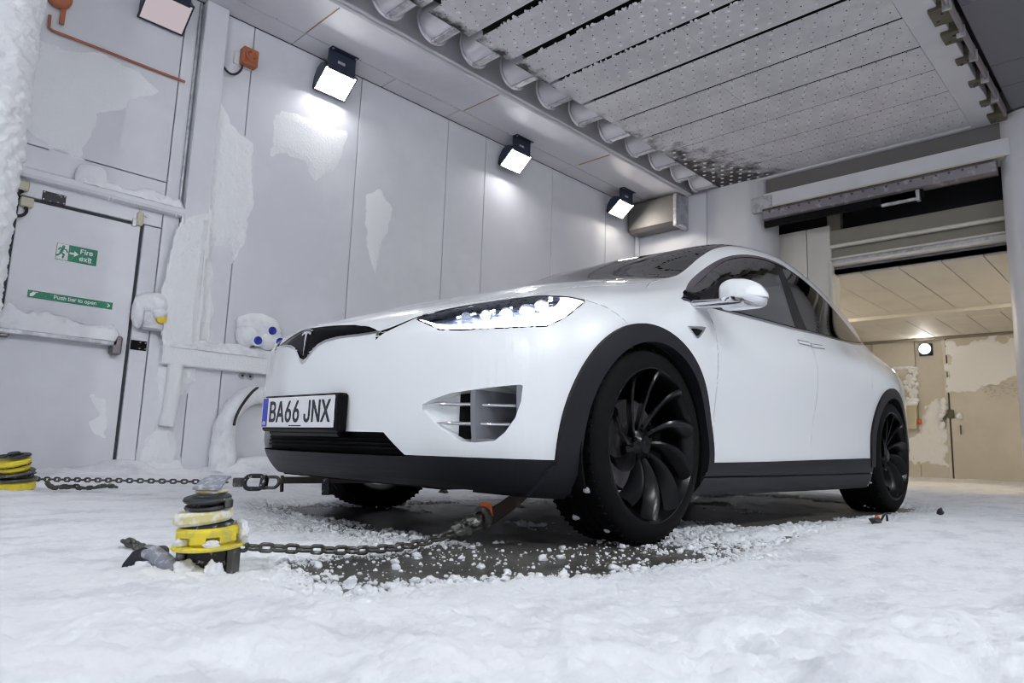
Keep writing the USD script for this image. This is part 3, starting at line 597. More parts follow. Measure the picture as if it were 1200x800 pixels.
# ---- passage and far room
X2, XF, ZF = -7.0, -13.0, 2.75
p2 = structure('wall_passage', 'beige pier and stepped lintel of the inner doorway', 'wall')
obj('pier', bx(X2, -1.75, 0, X2-.3, -1.095, 3.42, .004), 'warm', p2, smooth=False)
obj('pier', bx(X2, -1.085, 0, X2-.3, -.78, 3.42, .004), 'warm', p2, smooth=False)
obj('backing', bx(X2-.04, -1.2, 0, X2-.28, -1.0, 3.4), 'joint', p2, smooth=False)
obj('jamb_trim', bx(X2+.03, -.80, 0, X2-.06, -.76, 2.90, .004), 'warm2', p2, smooth=False)
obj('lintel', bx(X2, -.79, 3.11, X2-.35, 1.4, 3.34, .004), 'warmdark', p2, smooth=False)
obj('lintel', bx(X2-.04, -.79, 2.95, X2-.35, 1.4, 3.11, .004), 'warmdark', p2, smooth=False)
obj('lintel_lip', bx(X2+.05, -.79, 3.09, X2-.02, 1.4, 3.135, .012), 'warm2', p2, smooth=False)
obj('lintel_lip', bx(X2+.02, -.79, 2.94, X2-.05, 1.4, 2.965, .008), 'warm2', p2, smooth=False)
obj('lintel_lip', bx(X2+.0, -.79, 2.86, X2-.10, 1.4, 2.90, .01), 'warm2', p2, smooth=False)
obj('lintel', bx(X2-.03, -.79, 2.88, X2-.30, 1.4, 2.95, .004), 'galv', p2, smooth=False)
obj('hanger', bx(X2-.05, -.83, 3.34, X2-.15, -.66, 3.75), 'warmdark', p2, smooth=False)
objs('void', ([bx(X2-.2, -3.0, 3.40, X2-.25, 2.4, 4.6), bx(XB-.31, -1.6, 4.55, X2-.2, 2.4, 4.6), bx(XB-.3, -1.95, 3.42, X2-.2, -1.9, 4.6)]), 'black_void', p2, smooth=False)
obj('slot', bx(X2-.10, -.79, 2.78, X2-.18, 1.4, 2.88), 'dark_panel', p2, smooth=False)
obj('side_lining', bx(XB-.4, -1.75, 0, X2-.02, -1.70, 3.5), 'warm', p2, smooth=False)
fc = structure('ceiling_far', 'beige tiled ceiling of the room beyond the doorway', 'ceiling')
ys = [-3.2, -2.75, -2.3, -1.85, -1.4, -.92, -.47, -.02, .45, .88, 1.33, 1.8, 2.4]
xt = [-7.18, -9.1, -11.1, XF]
for i, (a, b) in enumerate(zip(xt[:-1], xt[1:])):
    for c, d in zip(ys[:-1], ys[1:]): cpanel(a, b, c, d, 'warm2', ZF, .04, fc, 'tile', .005)
obj('backing', bx(-7.1, -3.2, ZF+.03, XF, 2.4, ZF+.08), 'warmdark', fc, smooth=False)
obj('beam', bx(-10.2, -3.2, ZF-.06, -10.55, 2.4, ZF, .01), 'warm', fc, smooth=False)
wf = structure('wall_far', 'frosted beige wall of the room beyond the doorway', 'wall')
for a, b in ((-3.2, -2.1), (-2.1, -1.32), (-1.32, -.83)): obj('panel', bx(XF, a+.006, 0, XF-.1, b-.006, ZF, .004), 'warm', wf, smooth=False)
obj('panel', bx(XF, -.83, 2.73, XF-.1, 2.4, ZF), 'warm', wf, smooth=False)
obj('backing', bx(XF-.05, -3.2, 0, XF-.15, 2.4, ZF), 'joint', wf, smooth=False)
obj('cornice', bx(XF+.10, -3.2, 2.70, XF, 2.4, 2.75, .01), 'warmdark', wf, smooth=False)
obj('side_wall', bx(-7.3, -3.2, 0, XF, -3.3, ZF), 'warm', wf, smooth=False)
obj('side_wall', bx(-7.3, 2.4, 0, XF, 2.5, ZF), 'warm', wf, smooth=False)
d2 = structure('door_2', 'frosted beige cold room door in the far wall', 'door')
obj('leaf', bx(XF+.05, -.76, .06, XF-.05, .75, 2.70, .008), 'warm', d2, smooth=False)
obj('frame', bx(XF+.04, -.84, 0, XF-.05, -.79, 2.72, .004), 'warm2', d2, smooth=False)
obj('gasket', cat_([bx(XF+.02, -.79, .03, XF-.05, -.76, 2.72), bx(XF+.02, -.79, .02, XF-.05, .9, .06)]), 'joint', d2, smooth=False)
obj('handle', cat_([bx(XF+.05, -.80, 1.18, XF+.10, -.70, 1.34, .006), cyl((XF+.08, -.88, 1.16), (XF+.08, -.80, 1.26), .02, 8)]), 'olive', d2, smooth=False)
obj('keeper', bx(XF+.05, -.62, .88, XF+.08, -.60, 1.05, .004), 'steel', d2, smooth=False)
frost_rng = np.random.default_rng(3)
obj('frost_clump', cat_([blob((XF+.06, y, z), (.05, .06, .08), i+7, .3, 2) for i, (y, z) in enumerate([(-.86, 1.38), (-.88, 1.30), (-.92, 1.22), (-.91, 1.05), (-.86, 1.5), (-.62, 1.22)])]), 'frost', wf, smooth=True, kind='stuff')
obj('frost_crust', cat_([blob((XF+.03, frost_rng.uniform(-1.50, -1.28), z), (.03, frost_rng.uniform(.03, .06), .05), i+40, .4, 2) for i, z in enumerate(np.linspace(1.5, 2.15, 24))] + [blob((XF+.03, y, 2.18), (.02, .08, frost_rng.uniform(.02, .04)), i+60, .3, 2) for i, y in enumerate(np.linspace(-1.9, -1.4, 10))]), 'snow', wf, smooth=True, kind='stuff')
frost_patch([(-1.55, .35), (-.87, .30), (-.87, 1.40), (-1.0, 1.55), (-1.22, 1.30), (-1.30, .95), (-1.5, .8)], 'rough frost on the far wall between the control box and the cold room door', .016, 14, step=.016, rag=.16, ridge_amp=1.3, xw=XF, fr=9)
frost_patch([(-.72, 1.75), (-.30, 1.70), (.30, 1.95), (.72, 1.9), (.72, 2.62), (-.72, 2.62)], 'thin rime over the top of the cold room door in the far wall', .006, 15, step=.018, rag=.2, ridge_amp=1.2, xw=XF+.05, fr=8)
scr = np.random.default_rng(12)
obj('scuff', cat_([bx(XF+.049, y, z, XF+.052, y+scr.uniform(.015, .06), z+scr.uniform(.006, .014)) for y, z in zip(scr.uniform(-.25, .45, 110), 1.72 + .09*scr.standard_normal(110))]), plain('blue_grey_scuff', (.40, .40, .47), .7), d2, smooth=False, kind='stuff', label='blue grey scuff marks on the door leaf')
cb = thing('control_cabinet', 'beige control box with yellow and orange switches on the far wall', 'control box', loc=(XF, -1.45, .97))
BO = (XF, -1.45, .97)
obj('housing', rel(bx(XF, -1.60, .97, XF+.16, -1.32, 1.43, .01), BO), 'cream', cb, smooth=False)
obj('yellow_tag', rel(bx(XF+.155, -1.55, 1.02, XF+.165, -1.48, 1.10), BO), 'yel', cb, smooth=False)
obj('knob', rel(cyl((XF+.06, -1.32, 1.12), (XF+.06, -1.26, 1.12), .05, 14), BO), 'redstop', cb)
obj('snow_cap', rel(cat_([blob((XF+.08, -1.46, 1.46), (.10, .17, .07), 71, .2, 3), blob((XF+.08, -1.36, 1.52), (.08, .09, .06), 72, .2, 3)]), BO), 'snow', cb, smooth=40)

# ---- flood lamps
def flood(loc, label, face='lamp', w=.36, pitch=0., group=None):
    """loc: middle of the lamp face's upper edge; the face looks down into the room."""
    t = thing('flood_lamp', label, 'flood lamp', loc=loc, group=group)
    b = np.array([0, -.215, -.175]); L = np.linalg.norm(b); d = b/L; nrm = np.array([0, -d[2], d[1]]) * 1.0   # outward: +y,-z
    nrm = np.array([0, .63, -.775]) if False else np.cross(np.array([1., 0, 0]), d); nrm = nrm if nrm[2] < 0 else -nrm
    c = b/2
    R = np.eye(4); R[:3, 0] = (1, 0, 0); R[:3, 1] = d; R[:3, 2] = np.cross((1, 0, 0), d); 
    if np.dot(R[:3, 2], nrm) < 0: R[:3, 0] *= -1; R[:3, 2] = np.cross(R[:3, 0], R[:3, 1])
    def place(m): m = m.copy(); m.apply_transform(R); m.apply_translation(c); return m
    obj('lens', place(bx(-w/2+.012, -L/2+.012, -.004, w/2-.012, L/2-.012, .004)), face, t, smooth=False)
    obj('bezel', place(cat_([bx(-w/2, -L/2, -.02, -w/2+.012, L/2, .010), bx(w/2-.012, -L/2, -.02, w/2, L/2, .010), bx(-w/2, -L/2, -.02, w/2, -L/2+.012, .010), bx(-w/2, L/2-.012, -.02, w/2, L/2, .010)])), 'lampbody', t, smooth=False)
    sec = Polygon([(-L/2, -.01), (L/2, -.01), (L/2+.0, -.05), (L/2-.07, -.11), (-.02, -.135), (-L/2+.05, -.12), (-L/2, -.06)])
    body = trimesh.creation.extrude_polygon(sec, w-.02, engine='earcut'); v = body.vertices
    body = trimesh.Trimesh(np.stack([v[:, 2]-w/2+.01, v[:, 0], v[:, 1]], 1), body.faces, process=False)
    if body.volume < 0: body.invert()
    obj('housing', place(body), 'lampbody', t, smooth=False)
    up = ZC - loc[2]
    obj('bracket', cat_([bx(-w*.42, -.03, -.02, w*.42, -.005, up-.004, .003), bx(-w*.42, -.03, up-.012, w*.42, .05, up-.001, .003)]), 'lampbody', t, smooth=False)
    obj('rating_label', bx(-.03, -.006, up*.35, .05, -.003, up*.5), 'galv', t, smooth=False)
    objs('bolt', ([cyl((s*w*.36, .03, up-.02), (s*w*.36, .03, up-.008), .010, 8) for s in (-1, 1)]), 'galv', t)
    return t
flood((.57, -3.27, 3.90), 'dull unlit flood lamp at the top edge above the fire door', 'lampdim', .36)
flood((-1.02, -3.25, 3.93), 'lit flood lamp over the smooth frost patch', group=None)
flood((-3.545, -3.19, 3.95), 'lit flood lamp over the middle wall panels', group=None)
flood((-5.77, -3.176, 3.95), 'warm lit flood lamp in the back corner by the box duct', 'lampwarm')
for x, y, q in ((2.6, 4.55, 180), (.6, 4.55, 180), (-1.6, 4.55, 180)):
    t = flood((x, y, 3.9), f'lit flood lamp on the wall behind the viewer, {ORD[0 if x > 2 else 1 if x > 0 else 2]} from the end wall', 'lampback', group='flood lamps behind the viewer')
    UsdGeom.Xformable(stage.GetPrimAtPath(t)).AddRotateZOp().Set(180.)
t = flood((3.9, .6, 3.9), 'lit flood lamp on the end wall behind the viewer', 'lampback'); UsdGeom.Xformable(stage.GetPrimAtPath(t)).AddRotateZOp().Set(90.)
bl = thing('bulkhead_lamp', 'small round bulkhead lamp glowing on the far wall', 'lamp', loc=(XF, -1.12, 2.50))
obj('backplate', bx(0, -.12, -.10, .03, .12, .14, .01), 'lampbody', bl, smooth=False)
obj('cowl', lathe([(.05, 0), (.11, 0), (.12, .07), (.105, .07)], 20, 'x').apply_translation((.03, 0, .03)), 'lampbody', bl)
gl = trimesh.creation.icosphere(2, .085); gl.apply_scale((.7, 1.15, .8)); gl.apply_translation((.085, 0, .02))
obj('globe', gl, emit('globe_glow', (1., .97, .92), 22.), bl, smooth=True)
# strip lamps that light the far room (out of the camera's sight behind the lintel)
for y in (-2.5, 1.95):
    s_ = thing('strip_lamp', 'warm strip lamp under the far room ceiling out of sight behind the ' + ('pier' if y < 0 else 'pillar'), 'lamp', loc=(-9.5, y, ZF-.10), group='strip lamps of the far room')
    obj('tray', bx(-.6, -.08, .05, .6, .08, .10, .01), 'warm2', s_, smooth=False)
    obj('tube', cyl((-.55, 0, .02), (.55, 0, .02), .025, 12), 'strip', s_)

# ---- snow on the floor
def snow_height(X, Y):
    p = np.stack([X, Y, np.zeros_like(X)], -1)
    low = fbm(p*1.3, 3, 11) - .5; mid = fbm(p*5.5 + 3.1, 4, 12) - .5; fine = fbm(p*26 + 1.7, 4, 13) - .5; gr = noise(p*95, 14) - .5
    fore = np.clip((X*.62 + Y*.78 - 1.75)/.5, 0, 1)            # soft heaped snow towards the viewer
    lump = fbm(p*9.0 + 5.3, 3, 16) - .5
    h = .030 + .030*low + (.020 + .050*fore)*mid + .075*fore*np.maximum(lump, -.1) + (.012 + .020*fore)*fine + .006*gr + .020*fore
    h += .075*np.clip((-3.02 - Y)/.45, 0, 1)**1.3*(1 + 1.6*mid)*np.clip((X + 6.8)/1, 0, 1)
    def g(cx, cy, rx, ry, a=0.):
        c, s = math.cos(a), math.sin(a); dx, dy = X - cx, Y - cy
        return np.exp(-((c*dx + s*dy)/rx)**2 - ((-s*dx + c*dy)/ry)**2)
    under = 1/(1 + np.exp(-((.95 - np.abs(Y)))/.07))*1/(1 + np.exp(-(.35 - X)/.12))*1/(1 + np.exp(-(X + 3.7)/.12))
    bare = 1.0*under*(.75 + .9*(fbm(p*2.2 + 9, 3, 15) - .3)) + 1.15*g(.62, .98, .62, .27, -.25) + .95*g(.95, .72, .40, .22, .5) + .55*g(1.15, .85, .28, .22, .6) + .75*g(.15, 1.12, .5, .14, -.05) \
        + .75*g(.50, .15, .38, .55, .2) + .65*g(.42, -.70, .28, .35) + .45*g(-.6, -1.9, .5, .25) + .40*g(-1.3, 1.15, .8, .10) + .35*g(-3.3, 1.2, .5, .25)
    bare = np.clip(bare*(1 + 1.5*(fbm(p*4.2 + 2, 4, 17) - .5)) + .55*np.clip(bare*2, 0, 1)*(fbm(p*13, 3, 18) - .5), 0, 1.15)
    h = h - .062*bare*(1 + .8*mid) + .035*np.clip(bare*1.6, 0, 1)*np.clip(1.2 - bare, 0, 1)*(fine*1.2 + gr*.9)
    return h
def axis_steps(lo, hi, zones, coarse):
    x = [lo]
    while x[-1] < hi:
        s = coarse
        for a, b, st in zones:
            if a <= x[-1] <= b: s = min(s, st)
        x.append(x[-1] + s)
    return np.array(x)
gx = axis_steps(-7.1, 4.1, [(-1.2, 2.1, .0085), (-4, 3, .022)], .06); gy = axis_steps(-3.5, 4.7, [(-.6, 2.3, .0085), (-3.5, 2.8, .022)], .06)
X, Y = np.meshgrid(gx, gy, indexing='ij'); H = snow_height(X, Y)
idx = np.arange(X.size).reshape(X.shape); kp = H > -.004
k = kp[:-1, :-1] | kp[1:, :-1] | kp[1:, 1:] | kp[:-1, 1:]
a, b, c, d = idx[:-1, :-1][k], idx[1:, :-1][k], idx[1:, 1:][k], idx[:-1, 1:][k]
sm = trimesh.Trimesh(np.stack([X, Y, np.maximum(H, -.012)], -1).reshape(-1, 3), np.vstack([np.stack([a, b, c], 1), np.stack([a, c, d], 1)]), process=False)
sm.remove_unreferenced_vertices()
obj('snow', sm, 'snow', smooth=True, label='white trodden snow spread over the chamber floor', cat='snow', kind='stuff')
gx2 = np.arange(-13.05, -7.0, .05); gy2 = np.arange(-3.2, 2.4, .05)
X, Y = np.meshgrid(gx2, gy2, indexing='ij'); p = np.stack([X, Y, X*0], -1); H = .016 + .03*(fbm(p*2, 4, 21) - .5) + .05*np.clip((-12.6 - X)/.4, 0, 1)
idx = np.arange(X.size).reshape(X.shape); a, b, c, d = idx[:-1, :-1].ravel(), idx[1:, :-1].ravel(), idx[1:, 1:].ravel(), idx[:-1, 1:].ravel()
obj('snow', trimesh.Trimesh(np.stack([X, Y, H], -1).reshape(-1, 3), np.vstack([np.stack([a, b, c], 1), np.stack([a, c, d], 1)]), process=False), 'snow', smooth=True, label='thin snow on the floor of the far room', cat='snow', kind='stuff')
# loose crumbs of snow around the bare ground
cr = np.random.default_rng(5); crumbs = []
ico = trimesh.creation.icosphere(0); ico1 = trimesh.creation.icosphere(1)
cx, cy = cr.uniform(-.6, 1.9, 90000), cr.uniform(-1.4, 1.9, 90000); ch = snow_height(cx, cy)
sel = np.where((ch < .006) & (cr.random(90000) < np.where(ch > -.014, .95, np.where(ch > -.03, .42, .07))) & ~((np.abs(cy) < .80) & (cx < .55)))[0][:13000]
for i in sel:
    s = .0016 + .0052*cr.random()**2 if cr.random() < .95 else cr.uniform(.006, .015)
    b0 = (ico1 if s > .0055 else ico); v = np.array(b0.vertices)*(s*(1 + .35*cr.uniform(-1, 1, (len(b0.vertices), 1))))*[1, 1, .75]
    crumbs.append((v + [cx[i], cy[i], max(ch[i], 0) + s*.35], b0.faces))
off = np.cumsum([0] + [len(v) for v, f in crumbs[:-1]])
obj('snow_crumbs', trimesh.Trimesh(np.vstack([v for v, f in crumbs]), np.vstack([f + o for (v, f), o in zip(crumbs, off)]), process=False), 'snow', smooth=True, label='loose snow crumbs scattered over the bare wet patch', cat='snow', kind='stuff')

# ================================================================== THE CAR
RAILS = [
 # k0 bottom edge
 [(.80,0,.205),(.775,.33,.202),(.70,.60,.198),(.585,.78,.193),(.42,.875,.187),(0,.905,.18),(-.5,.912,.177),(-1.2,.916,.175),(-2,.925,.175),(-2.6,.93,.18),(-2.97,.92,.19),(-3.5,.86,.22),(-3.86,.72,.25),(-4.0,.4,.26),(-4.03,0,.26)],
 # k1
 [(.925,0,.305),(.878,.34,.305),(.765,.63,.305),(.62,.825,.305),(.43,.925,.305),(0,.972,.305),(-.5,.962,.305),(-1.2,.955,.305),(-2,.965,.31),(-2.6,.98,.33),(-2.97,.982,.35),(-3.5,.92,.38),(-3.9,.755,.40),(-4.07,.4,.41),(-4.095,0,.41)],
 # k2
 [(.952,0,.45),(.902,.34,.45),(.79,.63,.45),(.645,.83,.455),(.45,.935,.46),(0,.98,.47),(-.5,.957,.47),(-1.2,.946,.47),(-2,.956,.48),(-2.6,.985,.52),(-2.97,.988,.55),(-3.5,.925,.56),(-3.91,.755,.56),(-4.08,.4,.56),(-4.105,0,.56)],
 # k3
 [(.957,0,.59),(.905,.34,.585),(.79,.63,.60),(.65,.825,.62),(.45,.93,.65),(0,.985,.69),(-.5,.972,.68),(-1.2,.965,.68),(-2,.973,.70),(-2.6,.992,.75),(-2.97,.992,.78),(-3.5,.925,.78),(-3.9,.745,.76),(-4.075,.4,.75),(-4.10,0,.75)],
 # k4 shoulder
 [(.952,0,.69),(.897,.34,.675),(.785,.625,.70),(.64,.80,.735),(.43,.90,.79),(0,.955,.865),(-.5,.957,.885),(-1.2,.955,.90),(-2,.955,.92),(-2.6,.958,.95),(-2.97,.945,.97),(-3.5,.875,1.0),(-3.87,.70,1.02),(-4.03,.38,1.02),(-4.06,0,1.02)],
 # k5 belt
 [(.948,0,.742),(.890,.34,.722),(.778,.61,.755),(.63,.765,.80),(.42,.853,.862),(0,.905,.952),(-.40,.908,1.012),(-1.15,.897,1.046),(-1.95,.872,1.085),(-2.6,.828,1.135),(-3.0,.782,1.175),(-3.5,.70,1.17),(-3.84,.54,1.16),(-3.97,.28,1.15),(-4.0,0,1.15)],
 # k6 hood edge, window middle
 [(.938,0,.772),(.875,.33,.750),(.76,.56,.802),(.61,.69,.848),(.40,.765,.912),(-.02,.812,1.003),(-.47,.845,1.10),(-1.15,.792,1.275),(-1.93,.757,1.365),(-2.55,.727,1.37),(-3.02,.69,1.335),(-3.5,.625,1.27),(-3.83,.45,1.20),(-3.95,.22,1.18),(-3.98,0,1.18)],
 # k7 cant rail
 [(.918,0,.785),(.855,.27,.785),(.735,.44,.836),(.58,.54,.886),(.37,.60,.957),(-.04,.63,1.065),(-.55,.725,1.172),(-1.12,.665,1.450),(-1.9,.620,1.602),(-2.48,.600,1.592),(-3.05,.572,1.515),(-3.5,.52,1.385),(-3.82,.36,1.24),(-3.92,.18,1.20),(-3.95,0,1.20)],
 # k8
 [(.905,0,.792),(.84,.14,.806),(.72,.22,.852),(.565,.28,.904),(.355,.31,.978),(-.06,.33,1.088),(-.50,.38,1.222),(-1.12,.35,1.500),(-1.9,.32,1.662),(-2.48,.31,1.655),(-3.05,.30,1.575),(-3.5,.27,1.43),(-3.82,.19,1.25),(-3.92,.1,1.205),(-3.94,0,1.205)],
 # k9 centre
 [(.90,0,.796),(.835,0,.818),(.715,0,.862),(.56,0,.915),(.35,0,.988),(-.07,0,1.098),(-.48,0,1.235),(-1.12,0,1.510),(-1.9,0,1.678),(-2.48,0,1.672),(-3.05,0,1.592),(-3.5,0,1.44),(-3.82,0,1.255),(-3.92,0,1.208),(-3.94,0,1.206)],
]
def body_grid(nt=260,nk=110):
    A=np.array(RAILS,float)            # K x I x 3
    K,I,_=A.shape
    # common parameter along the car: mean chord length of the side rails
    d=np.linalg.norm(np.diff(A[1:8],axis=1),axis=2).mean(0)
    t=np.concatenate([[0],np.cumsum(d)]);t/=t[-1]
    # mirror so that curves cross the centre plane square
    T=np.concatenate([-t[2:0:-1],t,2-t[-2:-4:-1]])
    B=np.concatenate([A[:,2:0:-1]*[1,-1,1],A,A[:,-2:-4:-1]*[1,-1,1]],axis=1)
    u=np.linspace(0,1,nt)
    rails=CubicSpline(T,B,axis=1)(u)   # K x nt x 3
    rails[:,0,1]=0;rails[:,-1,1]=0;rails[-1,:,1]=0
    out=np.empty((nk,nt,3))
    # across: chord parameter averaged
    e=np.linalg.norm(np.diff(rails,axis=0),axis=2)[:,nt//8:-nt//8].mean(1)
    s=np.concatenate([[0],np.cumsum(e)]);s/=s[-1]
    S=np.concatenate([s,2-s[-2:-4:-1]])
    C=np.concatenate([rails,rails[-2:-4:-1]*[1,-1,1]],axis=0)
    v=np.linspace(0,1,nk)
    # put a sample line exactly on k1 etc. not needed
    out=CubicSpline(S,C,axis=0)(v)
    out[:,0,1]=0;out[:,-1,1]=0;out[-1,:,1]=0
    out[...,1]=np.maximum(out[...,1],0)
    return out
def grid_mesh(G):
    nk,nt,_=G.shape
    L=G.reshape(-1,3);Rr=L*[1,-1,1]
    idx=np.arange(nk*nt).reshape(nk,nt)
    a,b,c,d=idx[:-1,:-1],idx[:-1,1:],idx[1:,1:],idx[1:,:-1]
    q=np.stack([a,b,c,d],-1).reshape(-1,4)
    f=np.vstack([q[:,[0,2,1]],q[:,[0,3,2]]])
    n=nk*nt
    f2=f[:,::-1]+n
    bot=idx[0]
    o=np.stack([bot[:-1],bot[1:],bot[1:]+n,bot[:-1]+n],-1)
    fb=np.vstack([o[:,[0,1,2]],o[:,[0,2,3]]])
    V=np.vstack([L,Rr]);F=np.vstack([f,f2,fb])
    m=trimesh.Trimesh(V,F,process=False)
    m.merge_vertices(digits_vertex=7)
    m.update_faces(m.nondegenerate_faces());m.remove_unreferenced_vertices()
    if m.volume<0:m.invert()
    return m

def MAN(tm, normals=None):
    v = np.asarray(tm.vertices, np.float32)
    if normals is not None: v = np.hstack([v, np.asarray(normals, np.float32)])
    return mf.Manifold(mf.Mesh(np.ascontiguousarray(v), np.ascontiguousarray(tm.faces, np.uint32)))
def prism(poly, axis, lo, hi):
    """shapely polygon(s) extruded between lo and hi along an axis; y: (x,z), x: (y,z), z: (x,y); 'd': (s,z) along the left-front diagonal, s=(y-x)/sqrt2."""
    ms = []
    for g in getattr(poly, 'geoms', [poly]):
        if g.is_empty or g.area < 1e-7: continue
        cs = mf.CrossSection([np.asarray(r.coords)[:-1] for r in [shapely.geometry.polygon.orient(g).exterior] + list(shapely.geometry.polygon.orient(g).interiors)], mf.FillRule.EvenOdd)
        e = mf.Manifold.extrude(cs, hi - lo)
        # local (u, v, w) -> world
        if axis == 'y': T = [[1, 0, 0, 0], [0, 0, 1, lo], [0, 1, 0, 0]]
        elif axis == 'x': T = [[0, 0, 1, lo], [1, 0, 0, 0], [0, 1, 0, 0]]
        elif axis == 'z': T = [[1, 0, 0, 0], [0, 1, 0, 0], [0, 0, 1, lo]]
        else:
            k = 2**-.5; T = [[-k, 0, k, k*lo], [k, 0, k, k*lo], [0, 1, 0, 0]]
        e = e.transform(np.array(T, float))
        ms.append(e)
    return ms[0] if len(ms) == 1 else mf.Manifold.batch_boolean(ms, mf.OpType.Add)
def flip(man): return man.mirror((0, 1, 0))
def both(man): return man + flip(man)
def box_(x0, y0, z0, x1, y1, z1): return mf.Manifold.cube((x1-x0, y1-y0, z1-z0)).translate((x0, y0, z0))
def ycyl(cx, cz, r, y0, y1, n=96): return prism(Point(cx, cz).buffer(r, quad_segs=n//4), 'y', y0, y1)
def curve_poly(pts, n=60): return [tuple(p) for p in spline(pts, n)]

tm = grid_mesh(body_grid(230, 100))
NV = tm.vertex_normals.copy(); NV[np.abs(tm.vertices[:, 1]) < 1e-6, 1] = 0
NV = NV/np.maximum(np.linalg.norm(NV, axis=1, keepdims=True), 1e-9); NV[np.linalg.norm(NV, axis=1) < .5] = (1, 0, 0)
BV = np.array(tm.vertices)
O = MAN(tm, NV)
def off(d): return MAN(trimesh.Trimesh(BV + NV*d, tm.faces, process=False))
def off_n(d): return MAN(trimesh.Trimesh(BV + NV*d, tm.faces, process=False), NV)
I3, I6, I8, I25, I50, I75 = off(-.003), off(-.006), off(-.009), off(-.025), off(-.05), off(-.075)
OUT = off_n(.008)

CAR = thing('car', 'white electric SUV with black wheels parked on the snow facing left', 'car', loc=(0, 0, 0))
# --- outlines (side view x,z)
win_top = [(-.293, .999), (-.383, 1.058), (-.65, 1.194), (-.838, 1.290), (-1.014, 1.369), (-1.208, 1.436), (-1.41, 1.488), (-1.605, 1.522), (-1.79, 1.537), (-2.01, 1.526), (-2.244, 1.488), (-2.55, 1.424), (-2.865, 1.326), (-3.06, 1.235), (-3.13, 1.195)]
win_low = [(-3.13, 1.192), (-2.89, 1.150), (-1.954, 1.080), (-1.545, 1.051), (-1.171, 1.033), (-.767, 1.013), (-.293, .998)]
WIN = Polygon(curve_poly(win_top, 70) + curve_poly(win_low, 30)).buffer(0)
GLS = WIN.buffer(-.016)
PILLAR_B = Polygon([(-1.79, 1.56), (-1.535, 1.0), (-1.74, 1.0), (-1.87, 1.56)])
ARCH = {'f': ((.035, .355), .475, .407), 'r': ((-2.935, .350), .482, .415)}
SILL = Polygon([(.6, .10), (.6, .305), (-.42, .308), (-1.0, .318), (-2.3, .351), (-2.5, .355), (-2.5, .10)])
hood_pts = [(.903, .30), (.876, .369), (.806, .472), (.725, .547), (.627, .619), (.52, .685), (.436, .716), (.35, .722), (.256, .728), (.10, .738), (-.08, .748), (-.30, .742), (-.43, .715)]
hl = [(.806, .472, .784), (.789, .606, .731), (.751, .672, .729), (.640, .780, .741), (.532, .866, .756), (.453, .887, .797), (.318, .878, .887), (.362, .829, .900), (.440, .755, .900), (.53, .695, .878), (.637, .63, .849), (.732, .555, .819)]
S = lambda p: ((p[1]-p[0])*2**-.5, p[2])
HL = Polygon([S(p) for p in hl]).buffer(-.010).buffer(.010)
drl_in = [(.799, .467, .792), (.788, .588, .757), (.762, .64, .753), (.628, .794, .767), (.546, .838, .793), (.456, .845, .85), (.386, .817, .898)]
HLlow = LineString([S(p) for p in hl[:8]])
GR_half = [(0, .775), (.126, .777), (.227, .774), (.304, .762), (.352, .746), (.372, .735), (.287, .727), (.187, .722), (.13, .714), (.088, .700), (.058, .680), (.030, .655), (.010, .640), (0, .636)]
GRILLE = Polygon(GR_half + [(-y, z) for y, z in GR_half[::-1][1:-1]])
fl = 1.25
# --- solids of regions
WINp = prism(WIN, 'y', .3, 1.2); GLSp = prism(GLS, 'y', .3, 1.2)
ws_half = [(-.35, 0), (-.365, .3), (-.395, .52), (-.44, .655), (-.50, .700), (-.60, .706), (-.70, .690), (-.865, .664), (-1.115, .640), (-1.5, .605), (-1.70, .58), (-1.76, .5), (-1.79, 0)]
WS = prism(Polygon(ws_half + [(x, -y) for x, y in ws_half[::-1][1:-1]]), 'z', 1.0, 1.9)
ROOFG = prism(unary_union([sbox(-2.75, .06, -1.88, .50), sbox(-2.75, -.50, -1.88, -.06)]).buffer(-.04).buffer(.04), 'z', 1.4, 1.9)
REARG = prism(sbox(-3.62, -.46, -3.10, .46).buffer(-.05).buffer(.05), 'z', 1.25, 1.8)
wells = both(ycyl((.02), .355, .415, .55, 1.2) + ycyl(*ARCH['r'][0], .422, .55, 1.2) + box_(-.32, .56, 0, .39, 1.2, .30) + box_(-3.30, .56, 0, -2.58, 1.2, .30))
cabin = I25 ^ box_(-3.7, -1, .42, -.22, 1, 1.9)
HLp = prism(HL, 'd', .3, 1.4); HLb = both(HLp)
# fog recess: a scoop that deepens outward
scoop = prism(Polygon([(1.2, .570), (.800, .572), (.690, .690), (.668, .718), (.475, .724), (.475, .852), (1.2, .852)]), 'z', .2, .7) ^ \
    prism(Polygon([(.560, .470), (.60, .492), (.66, .515), (.728, .528), (.852, .551), (.848, .495), (.835, .440), (.81, .392), (.783, .363), (.73, .355), (.69, .358), (.64, .390), (.59, .440)]).buffer(-.006).buffer(.006), 'x', .3, 1.2)
scoops = both(scoop)
GRp = prism(GRILLE, 'x', .55, 1.2)
LOWER_F = prism(Polygon([(-1.0, .05), (1.0, .05), (1.0, .306), (-1.0, .306)]), 'x', .40, 1.2)
INTAKE = prism(Polygon([(-.43, .380), (.43, .380), (.505, .300), (-.505, .300)]), 'x', .55, 1.2)
REARLOW = box_(-4.3, -1.2, 0, -3.40, 1.2, .46)
SILLp = both(prism(SILL, 'y', .5, 1.2))

